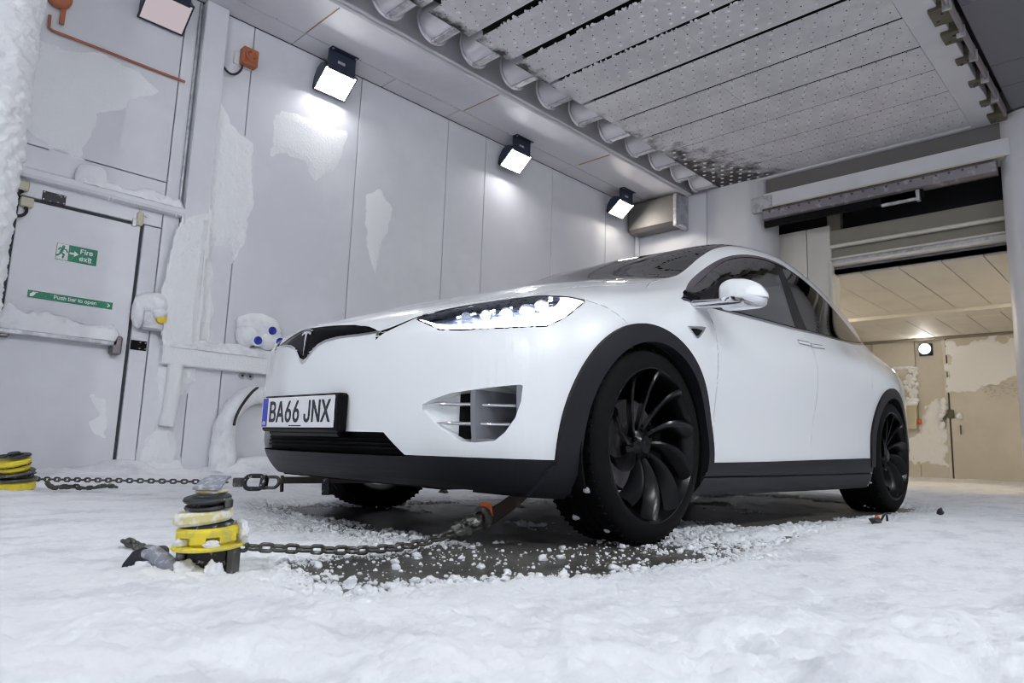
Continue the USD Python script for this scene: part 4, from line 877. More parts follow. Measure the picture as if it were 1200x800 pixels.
# --- dark lower body
lower = O - I50
sill = (OUT ^ SILLp) - off(-.06) - wells
groove = both(prism(LineString([(.5, .247), (-1.0, .250), (-2.5, .262)]).buffer(.004), 'y', .5, 1.2)) - off(-.004)
sill = sill - groove
for s, nm in ((1, 'left'), (-1, 'right')):
    obj_fv('sill_cladding', sill ^ box_(-2.6, 0 if s > 0 else -1.3, 0, .40, 1.3 if s > 0 else 0, .5), 'plastic', CAR, label='charcoal plastic sill cladding')
for k in ('f', 'r'):
    (cx, cz), ro, ri = ARCH[k]
    aa = np.radians(np.linspace(-8 if k == 'f' else -4, 187, 60)); ab = aa[::-1]
    co, ci = (cx, cx - (.02 if k == 'f' else 0))
    foot_f = [(.553, .17), (.527, .27)] if k == 'f' else [(cx+ro-.004, .30)]
    foot_b = [(cx-ro+.004, .27), (cx-ri-.012, .27)] if k == 'f' else [(cx-ro+.02, .20), (cx-ri-.01, .20)]
    ring = Polygon(foot_f + [(co + ro*math.cos(t), cz + ro*math.sin(t)) for t in aa] + foot_b + [(ci + ri*math.cos(t), cz + ri*math.sin(t)) for t in ab] + ([(.43, .17)] if k == 'f' else [(cx+ri, .30)])).buffer(0)
    ring_old = Point(cx, cz).buffer(ro, quad_segs=32).difference(Point(cx - (.02 if k == 'f' else 0), cz).buffer(ri, quad_segs=32)).intersection(sbox(cx-1, .14, cx+1, 2)).difference(sbox(cx-ro+.06, 0, cx+ro-.06, cz))
    if False: ring = unary_union([ring.intersection(sbox(cx-1, cz-.02, cx+1, 2)), ring.intersection(sbox(cx-1, .14, cx, cz+.02)), Polygon([(.511, .40), (.519, .305), (.553, .17), (.46, .17), (.41, .40)])])
    A = (off_n(.014) - off(-.03)) ^ prism(ring, 'y', .55, 1.2)
    for m_ in (A, flip(A)): obj_fv('arch_trim', m_, 'plastic', CAR, label='charcoal plastic wheel arch trim')
    ARCH[k] = ((cx, cz), ro, ri, prism(ring, 'y', .55, 1.2))
archs = both(ARCH['f'][3] + ARCH['r'][3])
valance = ((O ^ LOWER_F) - INTAKE - I50 - wells - both(prism(SILL, 'y', .5, 1.2) ^ box_(-3, -2, 0, .40, 2, 1)))
obj_fv('lower_valance', valance - archs, 'plastic', CAR, label='dark grey plastic lower bumper')
obj_fv('rear_valance', (O ^ REARLOW) - I50 - wells - archs, 'plastic', CAR)
inn = (off(-.03) ^ INTAKE) - off(-.06)
obj_fv('lower_intake', inn, 'matt_black', CAR, label='black lower air intake')
obj('intake_bar', cat_([tube(np.array([(.945-.46*y*y-.022, y, z) for y in np.linspace(-.47, .47, 24)]), .004, 6) for z in (.325, .340, .355)]), 'matt_black', CAR, smooth=True, kind='stuff')

# --- glass
shell6 = O - I6
fg = GLS.difference(PILLAR_B)
front_pane = Polygon(fg.intersection(sbox(-1.8, .9, 0, 1.6)).geoms[0].exterior) if hasattr(fg.intersection(sbox(-1.8, .9, 0, 1.6)), 'geoms') else None
panes = sorted(getattr(fg, 'geoms', [fg]), key=lambda g: -g.area)
for g in panes[:2]:
    w = prism(g.buffer(-.0), 'y', .3, 1.2)
    fr = g.centroid.x > -1.6
    for m_ in (shell6 ^ w, flip(shell6 ^ w)): obj_fv('door_glass', m_, 'glass' if fr else 'dglass', CAR, label='clear front door glass' if fr else 'dark tinted rear door glass')
pb_ = (O - off(-.012)) ^ prism(GLS.intersection(PILLAR_B), 'y', .3, 1.2)
for m_ in (pb_, flip(pb_)): obj_fv('door_pillar', m_, 'gloss_black', CAR, label='gloss black pillar between the side windows')
band = WIN.difference(GLS)
topband = band.intersection(Polygon([(-.2, .99), (-.2, 1.7), (-1.95, 1.7), (-1.95, 1.30), (-.50, 1.06), (-.36, 1.02)]))
lowband = band.difference(topband)
tb = (off_n(.004) - off(-.012)) ^ prism(topband, 'y', .3, 1.2); lb = (O - off(-.012)) ^ prism(lowband, 'y', .3, 1.2)
for m_ in (tb, flip(tb)): obj_fv('window_trim', m_, 'darkchrome', CAR, label='smoked chrome trim over the front window')
for m_ in (lb, flip(lb)): obj_fv('window_seal', m_, 'gloss_black', CAR, label='gloss black window seal')
lowline = prism(LineString(curve_poly(win_low, 30)).buffer(.006), 'y', .3, 1.2); ll = (off_n(.004) - off(-.01)) ^ lowline
for m_ in (ll, flip(ll)): obj_fv('belt_trim', m_, 'chrome', CAR, label='thin chrome belt line trim')
obj_fv('windshield', shell6 ^ WS, glass('windshield_glass', (.30, .31, .32), ior=1.6), CAR, label='dark tinted windscreen')
obj_fv('roof_glass', shell6 ^ ROOFG, 'dglass', CAR); obj_fv('rear_glass', shell6 ^ REARG, 'dglass', CAR)

# --- painted body
B = O - I50 if False else O - cabin
B = B - both(WINp) - (WS) - ROOFG - REARG - wells - archs - scoops - SILLp - LOWER_F - REARLOW - INTAKE
pocket = HLb ^ (O - off(-.085))
B = B - pocket
skin9 = O - I8
# grooves between panels
def groove_y(ls, w=.0022): return both(prism(LineString(ls).buffer(w, cap_style=2), 'y', .3, 1.2)) ^ skin9
hood_line = curve_poly(hood_pts, 50)
hg = LineString(hood_line + [(x, -y) for x, y in hood_line[::-1]]) if False else None
hoodpoly = Polygon([(1.0, .30)] + hood_line + [(-.43, 0)] + [(x, -y) for x, y in ([(1.0, .30)] + hood_line)[::-1]]).buffer(0)
hl_cut = curve_poly(hood_pts[1:], 50)
hoodedge = unary_union([LineString(hl_cut), LineString([(x, -y) for x, y in hl_cut])]).buffer(.0030)
front_seam = LineString(curve_poly(hood_pts[1:7], 40)); hoodedge = unary_union([hoodedge, front_seam.buffer(.0085), LineString([(x, -y) for x, y in front_seam.coords]).buffer(.0085)])
fd = [(-.465, 1.02), (-.490, .94), (-.500, .88), (-.480, .60), (-.456, .300)]
seam_b = [(-1.66, 1.07), (-1.66, .80), (-1.60, .50), (-1.545, .30)]
seam_r = [(-2.55, 1.13), (-2.60, .95), (-2.52, .80)]
bump = [(.33, .895), (.318, .884), (.25, .864), (.19, .828), (.158, .79)]
B = B - (prism(hoodedge, 'z', .70, 1.3) ^ skin9) - groove_y(fd) - groove_y(seam_b) - groove_y(seam_r) - groove_y(bump, .0015)
obj_fv('hood_gasket', (off(-.0045) - off(-.0088)) ^ prism(hoodedge, 'z', .70, 1.3) , 'matt_black', CAR, label='black rubber gap along the bonnet edge')
cowl_seam = LineString([(-.36, .715), (-.27, .76), (-.16, .815)]).buffer(.002); B = B - ((prism(cowl_seam, 'z', .9, 1.3) + flip(prism(cowl_seam, 'z', .9, 1.3))) ^ skin9)
# black nose and its chrome lip
nose = (GRp ^ (off_n(-.004) - off(-.03)))
B = B - GRp.__xor__(O - off(-.028)) - (GRp ^ (O - I3))
obj_fv('nose_panel', nose, 'gloss_black', CAR, label='gloss black pointed nose panel')
lip = LineString([(y, z) for y, z in GR_half[5:]] + [(-y, z) for y, z in GR_half[5:][::-1]][1:]).buffer(.0045)
obj_fv('nose_trim', (off_n(.002) - off(-.01)) ^ prism(lip, 'x', .6, 1.2), 'chrome', CAR, label='chrome lip under the nose panel')
# split into panels
def take(reg):
    global B
    p_ = B ^ reg; B = B - reg
    return p_
hood = take(prism(hoodpoly, 'z', .715, 1.4) ^ (O - off(-.04)))
obj_fv('hood', hood, 'paint', CAR)
fdp = Polygon(fd + [(-1.545, .25)] + seam_b[::-1] + [(-1.66, 1.09)])
rdp = Polygon(seam_b + [(-1.545, .25), (-2.52, .25), (-2.52, .80)] + seam_r[::-1] + [(-2.55, 1.16), (-1.66, 1.09)])
fep = Polygon(bump + [(.158, .2), (-.3, .2)] + fd[::-1] + [(-.40, 1.10), (.0, 1.10), (.33, .98)])
for s in (1, -1):
    half = (lambda m_: m_ if s > 0 else flip(m_))
    obj_fv('front_door', take(half(prism(fdp, 'y', .2, 1.2))), 'paint', CAR)
    obj_fv('rear_door', take(half(prism(rdp, 'y', .2, 1.2))), 'paint', CAR)
    obj_fv('fender', take(half(prism(fep, 'y', .30, 1.2))), 'paint', CAR)
obj_fv('front_bumper', take(box_(.10, -1.2, 0, 1.2, 1.2, 1.0)), 'paint', CAR)
obj_fv('body_shell', B, 'paint', CAR)

# --- headlights
def headlight(side):
    fl_ = (lambda m_: m_) if side > 0 else flip
    lens = fl_(prism(HL.buffer(-.004), 'd', .3, 1.4) ^ (off_n(-.001) - off(-.005)))
    hp = obj_fv('headlight', lens, 'lens', CAR, label='clear wraparound headlight lens')
    obj_fv('bowl', fl_(prism(HL.buffer(-.001), 'd', .3, 1.4) ^ (off(-.060) - off(-.080))), 'reflector', hp)
    ringb = HL.difference(HL.buffer(-.006)); obj_fv('surround', fl_(prism(ringb, 'd', .3, 1.4) ^ (off(-.004) - off(-.070))), 'gloss_black', hp)
    inner = Polygon([S(p) for p in drl_in] + [S(p) for p in hl[:8]][::-1]).buffer(0).intersection(HL.buffer(-.007))
    obj_fv('running_light', fl_(prism(inner, 'd', .3, 1.4) ^ (off(-.010) - off(-.035))), 'drl', hp, label='bright white running light strip')
    d = np.array([2**-.5, 2**-.5*side, 0])
    hr_ = np.random.default_rng(4)
    for i in range(26):                                # moulded facets that catch the lamps
        t = hr_.uniform(.05, 1); x = .74 - .33*t; y = .56 + .24*t + hr_.uniform(-.01, .01); z = .792 + .072*t + hr_.uniform(-.02, .03)*t
        L = hr_.uniform(.012, .035); q = np.array([x, y*side, z]) - d*.052
        e = np.array([-d[1], d[0], 0])*L*side; obj('facet', cyl(q, q + e + [0, 0, .25*L], hr_.uniform(.002, .006), 6), 'chrome' if i % 3 else 'led', hp)
    for i, (x, y, z, r) in enumerate([(.665, .600, .800, .020), (.62, .655, .808, .023), (.565, .705, .818, .026), (.505, .745, .832, .029), (.445, .765, .856, .030)]):
        c = np.array([x, y*side, z]) - d*.035
        obj('projector', cyl(c, c + d*.022, r*1.15, 20, r*.95), 'chrome', hp)
        s_ = blob((0, 0, 0), (r*.8, r*.8, r*.62), i + 9, .35, 3, 2.); s_.apply_translation(c + d*.024); obj('led_lens', s_, 'led' if i >= 1 else 'lens', hp, smooth=True)
headlight(1); headlight(-1)

# --- fog pockets
def fog(side):
    def sd_(m): 
        if side < 0: m = m.copy(); m.apply_transform(np.diag([1, -1, 1, 1.])); m.invert()
        return m
    pocket_ = scoop - off(-.0) if False else scoop
    liner = (O ^ (scoop ^ prism(Polygon([(1.2, .722), (.3, .722), (.3, .852), (1.2, .852)]), 'z', .2, .7)))
    liner = liner - (scoop ^ prism(Polygon([(1.2, .735), (.500, .735), (.500, .838), (1.2, .838)]), 'z', .368, .60)) if True else liner
    lp = liner - off(.0) if False else liner
    g = lp if side > 0 else flip(lp)
    fp = obj_fv('fog_light_housing', g, 'galvdark', CAR, label='grey fog light housing in the bumper scoop')
    obj('reflector', sd_(bx(.503, .737, .372, .513, .838, .548)), 'galvdark', fp, smooth=False)
    obj('duct_slot', sd_(extr(Polygon([(.730, .662), (.694, .702), (.64, .702), (.64, .662)]), .160, 'z', .366)), 'matt_black', fp, smooth=False)
    obj('fin', sd_(extr(Polygon([(.712, .352), (.640, .352), (.628, .528), (.706, .530)]), .010, 'y', .706)), 'galv', fp, smooth=False)
    for z, ys, ye in ((.478, .585, .822), (.415, .612, .81)):
        pts = []
        for y in np.linspace(ys, .722, 10): pts.append((.945-.46*y*y + .004 - .010*((y-ys)/.13)**2 + .01, y, z + .02*(y-ys)))
        for y in np.linspace(.74, ye, 6): pts.append((.945-.46*y*y - .03 - .10*(y-.74)/.08*.25, y, z + .02*(y-ys)))
        obj('blade', sd_(tube(spline(pts, 30), np.concatenate([np.linspace(.003, .007, 6), np.full(24, .007)]), 8)), 'chrome', fp, smooth=True)
    obj('blade_end', sd_(tube(spline([(.60, .822, .482), (.60, .815, .45), (.61, .81, .418)], 10), .004, 8)), 'chrome', fp, smooth=True)
M['galvdark'] = plain('smoked_grey_plastic', (.22, .225, .25), .35, .3)
fog(1); fog(-1)

# --- number plate
def on_front(y, z):                     # x of the nose surface at (y, z)
    q = BV[(np.abs(BV[:, 1]-y) < .05) & (np.abs(BV[:, 2]-z) < .06)]; return q[:, 0].max() if len(q) else .94
PX = .975
pt = obj('plate_frame', cat_([bx(PX-.055, -.275, .375, PX-.012, .285, .515, .008), bx(PX-.09, -.25, .36, PX-.03, .265, .40, .01)]), 'gloss_black', CAR, smooth=False, label='black number plate holder')
obj('plate', bx(PX-.014, -.262, .3905, PX-.006, .262, .5065, .003), 'plate', pt, smooth=False)
obj('country_band', bx(PX-.007, -.262, .3925, PX-.0050, -.222, .5045), 'eublue', pt, smooth=False)
def front_text(t, h, y, z, mtl, parent, x, sx=1., bold=True, name='lettering'):
    m = meshkit.text_mesh(t, h, .0012, bold); v = np.array(m.vertices)
    m = trimesh.Trimesh(np.stack([np.full(len(v), x) + v[:, 2], y + v[:, 0]*sx, z + v[:, 1]], 1), m.faces, process=False)
    if m.volume < 0: m.invert()
    obj(name, m, mtl, parent, smooth=False)
    return v[:, 0].max()*sx
tw = meshkit.text_mesh('BA66 JNX', .077, .001, True).vertices[:, 0].max()
front_text('BA66 JNX', .077, -.212, .4125, 'plateink', pt, PX-.0062, .455/tw)
front_text('GB', .013, -.255, .400, 'white', pt, PX-.0052, .9)
obj('fine_print', bx(PX-.0062, -.045, .3955, PX-.0055, .045, .3990), 'plateink', pt, smooth=False)
# --- emblem on the nose: a curved bar over a tapering stem
em = unary_union([Polygon([(-.036, .752), (-.020, .760), (0, .7625), (.020, .760), (.036, .752), (.031, .744), (.016, .751), (.009, .752), (.0075, .742), (.001, .668), (-.001, .668), (-.0075, .742), (-.009, .752), (-.016, .751), (-.031, .744)]),
                  Polygon([(-.037, .760), (-.02, .768), (0, .7705), (.02, .768), (.037, .760), (.0355, .7575), (.019, .7645), (0, .767), (-.019, .7645), (-.0355, .7575)])])
eo = obj_fv('emblem', prism(em, 'x', .6, 1.2) ^ (off_n(.004) - off(-.010)), 'chrome', CAR, label='chrome T emblem on the nose')

tl = Polygon([(-3.58, .985), (-3.72, 1.035), (-4.3, 1.03), (-4.3, .945), (-3.80, .945)])
tlp = prism(tl, 'y', .2, 1.2)
for f_ in ((lambda m_: m_), flip): obj_fv('tail_light', f_((off_n(.004) - off(-.01)) ^ tlp), 'tailred', CAR, label='dark red tail light')
# --- fender badge and door handles
bd = Polygon([(-.245, .868), (-.30, .874), (-.365, .884), (-.405, .887), (-.375, .862), (-.320, .826), (-.300, .824), (-.275, .842)])
bdm = (off_n(.006) - off(-.006)) ^ prism(bd, 'y', .7, 1.2); bdi = (off_n(.008) - off(-.004)) ^ prism(bd.buffer(-.010).intersection(sbox(-1, .8, 1, .866)), 'y', .7, 1.2)
for f_ in ((lambda m_: m_), flip):
    q = obj_fv('side_repeater', f_(bdm), 'chrome', CAR, label='chrome triangular side badge'); obj_fv('camera_face', f_(bdi), 'gloss_black', q)
for x0, x1 in ((-1.475, -1.655), (-1.665, -1.875)):
    hp_ = Polygon([(x0, .955 + .02*(-1.475-x0)), (x1, .955 + .055*(-1.475-x1)), (x1, .982 + .055*(-1.475-x1)), (x0, .982 + .02*(-1.475-x0))]).buffer(-.004).buffer(.004)
    hm = (off_n(.004) - off(-.006)) ^ prism(hp_, 'y', .7, 1.2); hi_ = (off_n(.0055) - off(-.004)) ^ prism(hp_.buffer(-.006), 'y', .7, 1.2)
    for f_ in ((lambda m_: m_), flip):
        q = obj_fv('door_handle', f_(hm), 'chrome', CAR, label='flush chrome framed door handle'); obj_fv('handle_insert', f_(hi_), 'paint', q)

# --- door mirrors
def mirror(side):
    def sd_(m):
        if side < 0: m = m.copy(); m.apply_transform(np.diag([1, -1, 1, 1.])); m.invert()
        return m
    sph = trimesh.creation.icosphere(3)
    pts = []
    for x, y, z, r in [(-.445, 1.035, 1.062, .028), (-.45, 1.085, 1.068, .028), (-.47, 1.150, 1.052, .026), (-.48, 1.185, 1.006, .022), (-.47, 1.165, .984, .018), (-.445, 1.03, .985, .022), (-.415, 1.06, 1.02, .030), (-.425, 1.11, 1.017, .030), (-.51, 1.03, 1.065, .018), (-.53, 1.17, 1.03, .016), (-.51, 1.03, .985, .016), (-.53, 1.165, .985, .014)]:
        pts.append(np.array(sph.vertices)*r + [x, y, z])
    q_ = mf.Manifold.hull_points(np.vstack(pts)).refine_to_length(.007).to_mesh(); shell = trimesh.Trimesh(np.asarray(q_.vert_properties)[:, :3], np.asarray(q_.tri_verts)); ctr = shell.vertices.mean(0); ex0 = np.ptp(shell.vertices, axis=0); trimesh.smoothing.filter_laplacian(shell, lamb=.5, iterations=45, volume_constraint=False); shell.vertices = ctr + (shell.vertices - shell.vertices.mean(0))*(ex0*.985/np.ptp(shell.vertices, axis=0)); hm = MAN(shell, shell.vertex_normals)
    cut = box_(-.7, .9, 1.005, -.2, 1.4, 1.3); fr = box_(-.515, .9, .8, 0, 1.4, 1.3)
    f_ = (lambda m_: m_) if side > 0 else flip
    mp = obj_fv('door_mirror', f_(hm ^ cut ^ fr), 'paint', CAR, label='white door mirror cap')
    obj_fv('lower_shell', f_((hm - cut) ^ fr), 'chrome', mp, label='chrome lower half of the mirror')
    obj_fv('mirror_glass', f_(hm - fr), 'chrome', mp)
    arm = spline([(-.365, .905, .985), (-.40, .96, .988), (-.43, 1.04, .992), (-.45, 1.12, .995)], 16)
    am = tube(arm, [.026]*6 + list(np.linspace(.026, .03, 10)), 14); am.vertices[:, 2] = .99 + (am.vertices[:, 2]-.99)*.75
    obj('arm', sd_(am), 'chrome', mp, smooth=True)
    obj('sail', sd_(bx(-.47, .885, .995, -.335, .905, 1.05, .01)), 'gloss_black', mp, smooth=False)
mirror(1); mirror(-1)

# --- wheels
def wheel(cx, side, w, yo, Rt):
    R_, r_in = Rt, .292
    prof = [(r_in, -w/2+.012), (r_in+.004, -w/2), (r_in+.020, -w/2-.004), (R_-.030, -w/2+.002), (R_-.010, -w/2+.016), (R_-.002, -w/2+.032)]
    ys_ = np.linspace(-w/2+.040, w/2-.040, 5)
    tread = []
    for i, y in enumerate(ys_[:-1]):
        d = (ys_[1]-ys_[0]); tread += [(R_, y+.005), (R_, y+d-.005)]
        if i < 3: tread += [(R_-.008, y+d-.004), (R_-.008, y+d+.004)]
    prof = prof + tread + [(R_-.002, w/2-.032), (R_-.010, w/2-.016), (R_-.030, w/2-.002), (r_in+.020, w/2+.004), (r_in+.004, w/2), (r_in, w/2-.012)]
    tr = lathe(prof, 96, 'y')
    yc = yo - w/2
    def place(m):
        m = m.copy()
        if side < 0: m.apply_transform(np.diag([1, -1, 1, 1.])); m.invert()
        m.apply_translation((cx, yc*side, Rt)); return m
    # local y: outward +
    wp = obj('wheel', place(tr), 'tire', CAR, smooth=35, label='black tyre on a black alloy wheel')
    blk = []
    for k in range(72):
        b_ = cat_([bx(-.0035, y0, R_-.010, .0035, y0+.028, R_+.0015) for y0 in (-w/2+.022, w/2-.050)])
        blk.append(rot(b_, k*5 + 1.5, (0, 1, 0)))
    obj('tread_block', place(cat_(blk)), 'tire', wp, smooth=False, kind='stuff')
    rimp = [(.285, -w/2+.015), (.293, -w/2+.006), (.296, -w/2+.014), (.288, -w/2+.03), (.262, -w/2+.06), (.262, w/2-.05), (.280, w/2-.022), (.294, w/2-.010), (.298, w/2-.001), (.290, w/2+.001), (.276, w/2-.018), (.254, w/2-.050), (.254, -w/2+.06)]
    obj('rim', place(lathe(rimp, 96, 'y')), 'rim', wp, smooth=35)
    for k in range(10):
        a = k*2*np.pi/10 + .12
        # blade: loft of thin quads from hub to rim, twisting
        sec = []; n = 14
        for i, t in enumerate(np.linspace(0, 1, n)):
            r = .045 + .232*t
            ang = a + .42*t**1.5 - .10
            wd = .010 + .020*np.sin(np.pi*min(t*.62+.05, 1)) + .008*t
            tw = 1.05 - .35*t                       # blade's cant
            yy = w/2 - .060 + .052*t**.8 - .016*(1-t)**2
            rad = np.array([np.cos(ang), 0, np.sin(ang)]); tan = np.array([-np.sin(ang), 0, np.cos(ang)])
            u = tan*np.cos(tw) - np.array([0, 1, 0])*np.sin(tw); v_ = np.array([0, 1, 0])*np.cos(tw) + tan*np.sin(tw)
            c = rad*r + np.array([0, yy, 0]); th = .008
            sec.append([c - u*wd - v_*th, c - u*wd*.96 + v_*th*.2, c - u*wd*.3 + v_*th*1.3, c + u*wd*.9 + v_*th*.5, c + u*wd - v_*th*.2, c + u*wd*.5 - v_*th*1.4])
        V = np.array(sec).reshape(-1, 3); F = []
        for i in range(n-1):
            for q in range(6):
                q2 = (q+1) % 6; F += [(i*6+q, i*6+q2, (i+1)*6+q), (i*6+q2, (i+1)*6+q2, (i+1)*6+q)]
        F += [(0, q, q+1) for q in range(1, 5)] + [((n-1)*6, (n-1)*6+q+1, (n-1)*6+q) for q in range(1, 5)]
        bm_ = trimesh.Trimesh(V, F, process=False); trimesh.repair.fix_normals(bm_)
        obj('spoke', place(bm_), 'rim', wp, smooth=35)
    obj('hub', place(lathe([(0, w/2-.095), (.075, w/2-.095), (.082, w/2-.075), (.060, w/2-.062), (.040, w/2-.046), (.034, w/2-.040), (0, w/2-.038)], 40, 'y')), 'rim', wp)
    for k in range(5):
        a = k*2*np.pi/5 + .3
        obj('lug_nut', place(cyl((.055*math.cos(a), w/2-.075, .055*math.sin(a)), (.055*math.cos(a), w/2-.050, .055*math.sin(a)), .010, 10)), 'gloss_black', wp)
    obj('brake_disc', place(lathe([(.05, -.01), (.175, -.01), (.175, .018), (.09, .018), (.085, .03), (.05, .03)], 48, 'y')), 'steel', wp)
    obj('caliper', place(bx(-.19, -.03, -.08, -.12, .05, .08, .015)), 'gloss_black', wp, smooth=False)
    sr = np.random.default_rng(int(100 + cx*7 + side))
    lump = []
    for k in range(26):
        a = sr.uniform(0, 2*np.pi); y = sr.uniform(-w/2+.01, w/2-.03); s = sr.uniform(.004, .013)
        lump.append(blob((np.cos(a)*(R_-.002), y, np.sin(a)*(R_-.002)), (s, s*1.3, s), int(k + 50), .35, 1))
    obj('snow_clump', place(cat_(lump)), 'snow', wp, smooth=True, kind='stuff')
for s in (1, -1):
    wheel(0, s, .265, .963, .3725); wheel(-2.965, s, .285, .978, .377)
# wheel well liners: dark cups
for k, cx in (('f', .02), ('r', -2.935)):
    for s in (1, -1):
        a = np.linspace(-.35, np.pi+.35, 48); r = .409
        outp = [(cx + (r+.004)*math.cos(t), .355 + (r+.004)*math.sin(t)) for t in a]; inp = [(cx + (r-.004)*math.cos(t), .355 + (r-.004)*math.sin(t)) for t in a[::-1]]
        c1 = extr(Polygon(outp + inp), .39, 'y', .56); c2 = extr(Polygon(outp), .01, 'y', .552)
        m_ = cat_([c1, c2])
        if s < 0: m_.apply_transform(np.diag([1, -1, 1, 1.])); m_.invert()
        obj('wheel_liner', m_, 'matt_black', CAR, smooth=False)
# underbody, suspension arms
obj('underbody', bx(-2.5, -.56, .175, -.45, .56, .20, .01), 'matt_black', CAR, smooth=False)
obj('undertray', bx(.40, -.56, .19, .70, .56, .21, .006), 'matt_black', CAR, smooth=False)
for s in (1, -1):
    obj('control_arm', cyl((.12, .38*s, .22), (.02, .74*s, .20), .025, 10), 'matt_black', CAR)
# --- cabin
def seat(x, y, z0=.50):
    st = obj('seat', cat_([bx(x-.28, y-.25, z0, x+.28, y+.25, z0+.16, .05), rot(bx(x-.34, y-.24, z0+.10, x-.20, y+.24, z0+.72, .05), -16, (0, 1, 0), (x-.27, y, z0+.1))]), 'seat', CAR, smooth=False)
    obj('headrest', rot(bx(x-.31, y-.13, z0+.74, x-.21, y+.13, z0+.93, .04), -14, (0, 1, 0), (x-.27, y, z0+.1)), 'seat', st, smooth=False)
for y in (.40, -.40): seat(-1.35, y)
for y in (.44, 0, -.44): seat(-2.35, y, .55)
obj('dashboard', cat_([extr(Polygon([(-.30, .70), (-.42, .98), (-.62, 1.00), (-.74, .93), (-.70, .70)]), 1.56, 'y', -.78)]), 'cabin', CAR, smooth=30)
obj('center_screen', rot(bx(-.80, -.13, .72, -.785, .13, 1.06, .01), 8, (0, 1, 0), (-.79, 0, .9)), 'gloss_black', CAR, smooth=False)
sw = lathe([(.175, -.014), (.19, -.014), (.203, 0), (.19, .014), (.175, .014), (.165, 0)], 40, 'x'); sw = rot(sw, 20, (0, 1, 0)); sw.apply_translation((-.88, -.40, .93))
sp_ = obj('steering_wheel', sw, 'seat', CAR)
obj('boss', cat_([cyl((-.86, -.40, .92), (-.70, -.40, .86), .05, 16), bx(-.885, -.57, .90, -.865, -.23, .95, .008)]), 'seat', sp_)

# ================================================================== TIE-DOWN POSTS, CHAINS, STRAPS
def link_mesh(L=.040, W=.024, r=.0046, n=24, s=7):
    """one welded chain link in its own xy plane, long axis x."""
    a = (L - W)/2; R = W/2 - r; pts = []
    for t in np.linspace(-np.pi/2, np.pi/2, n//2): pts.append((a + R*math.cos(t), R*math.sin(t), 0))
    for t in np.linspace(np.pi/2, 1.5*np.pi, n//2): pts.append((-a + R*math.cos(t), R*math.sin(t), 0))
    return tube(np.array(pts), r, s, closed=True)
def chain(name, label, path, pitch, L, W, r, twist0=.2, jitter=0., seed=1, mat_='chain'):
    path = np.asarray(path, float); d = np.concatenate([[0], np.cumsum(np.linalg.norm(np.diff(path, axis=0), axis=1))])
    o = path[0]; t = thing(name, label, 'chain', loc=o); rr = np.random.default_rng(seed); lm = link_mesh(L, W, r)
    s = 0.; k = 0
    while s < d[-1]:
        p = np.array([np.interp(s, d, path[:, i]) for i in range(3)]); q = np.array([np.interp(min(s+.004, d[-1]), d, path[:, i]) for i in range(3)])
        p0 = np.array([np.interp(max(s-.004, 0), d, path[:, i]) for i in range(3)])
        u = (q - p0)/np.linalg.norm(q - p0); v = np.cross([0, 0, 1.], u); v /= np.linalg.norm(v); w = np.cross(u, v)
        a = twist0 + (np.pi/2 if k % 2 else 0) + jitter*rr.uniform(-1, 1)
        T = np.eye(4); T[:3, 0] = u; T[:3, 1] = math.cos(a)*v + math.sin(a)*w; T[:3, 2] = np.cross(u, T[:3, 1]); T[:3, 3] = p - o + jitter*.004*rr.uniform(-1, 1, 3)
        m = lm.copy(); m.apply_transform(T); obj('link', m, mat_, t, smooth=True)
        s += pitch; k += 1
    return t
def disc(r, z0, z1, c=.006, n=40, flat=None):
    return lathe([(0, z0), (r-c, z0), (r, z0+c), (r, z1-c), (r-c, z1), (0, z1)], n)
def tilt(m, ax, ay): return rot(rot(m, ax, (1, 0, 0)), ay, (0, 1, 0))
def band(c, along, across, L, W, T, bend=0.):
    """flat webbing strip."""
    return c
# -- near post
N = (1.535, .668, 0.)
nb = thing('tie_down_post', 'yellow and black tie down post in the snow before the bumper, snow topped', 'tie down post', loc=N)
def side_ring(r, z0, z1): return disc(r, z0, z1)
fwd = np.array([.72, .69, 0])            # towards the viewer
lft = np.array([.69, -.72, 0])           # to the viewer's left... picture left
def loc_box(l0, f0, z0, l1, f1, z1, c=.004):
    b = bx(l0, f0, z0, l1, f1, z1, c); R = np.eye(4); R[:3, 0] = lft; R[:3, 1] = fwd
    if np.linalg.det(R[:3, :3]) < 0: b.apply_transform(R); b.invert()
    else: b.apply_transform(R)
    return b
obj('base_plate', disc(.078, .008, .018), 'yellow2', nb)
for l in (-.062, .062):
    obj('base_post', loc_box(l-.010, -.012, .015, l+.010, .030, .078), 'chain', nb, smooth=False)
obj('base_post', loc_box(-.050, -.05, .012, .050, .020, .078), 'blackrub', nb, smooth=False)
obj('foot_arc', loc_box(-.075, .050, .006, -.005, .072, .016, .004), 'yellow2', nb, smooth=False)
obj('flange', tilt(disc(.085, .076, .086, .003), 0, 4), 'yellow', nb)
drum = MAN(disc(.074, .086, .128, .008))
for ang in (20, 75, 140, 215, 300):
    a = math.radians(ang); drum = drum - MAN(trimesh.creation.box((.030, .030, .026))).translate((.074*math.cos(a), .074*math.sin(a), .095))
obj('drum', tilt(trimesh.Trimesh(drum.to_mesh().vert_properties[:, :3], drum.to_mesh().tri_verts, process=False), 0, 4), 'yellow', nb)
obj('spacer', tilt(disc(.062, .126, .136, .003), 0, 6), 'blackrub', nb)
obj('upper_ring', tilt(disc(.069, .136, .168, .008), 3, 8), 'yellow2', nb)
for z, r in ((.169, .050), (.188, .053)):
    m = lathe([(r-.016, z), (r, z+.002), (r+.003, z+.007), (r, z+.012), (r-.016, z+.014)], 36); obj('clamp_ring', tilt(m, -3, 7), 'blackrub', nb)
obj('core', tilt(disc(.042, .166, .204, .004), 0, 5), 'blackrub', nb)
obj('clamp_bolt', loc_box(-.055, .02, .172, -.040, .045, .196, .004), 'chain', nb, smooth=False)
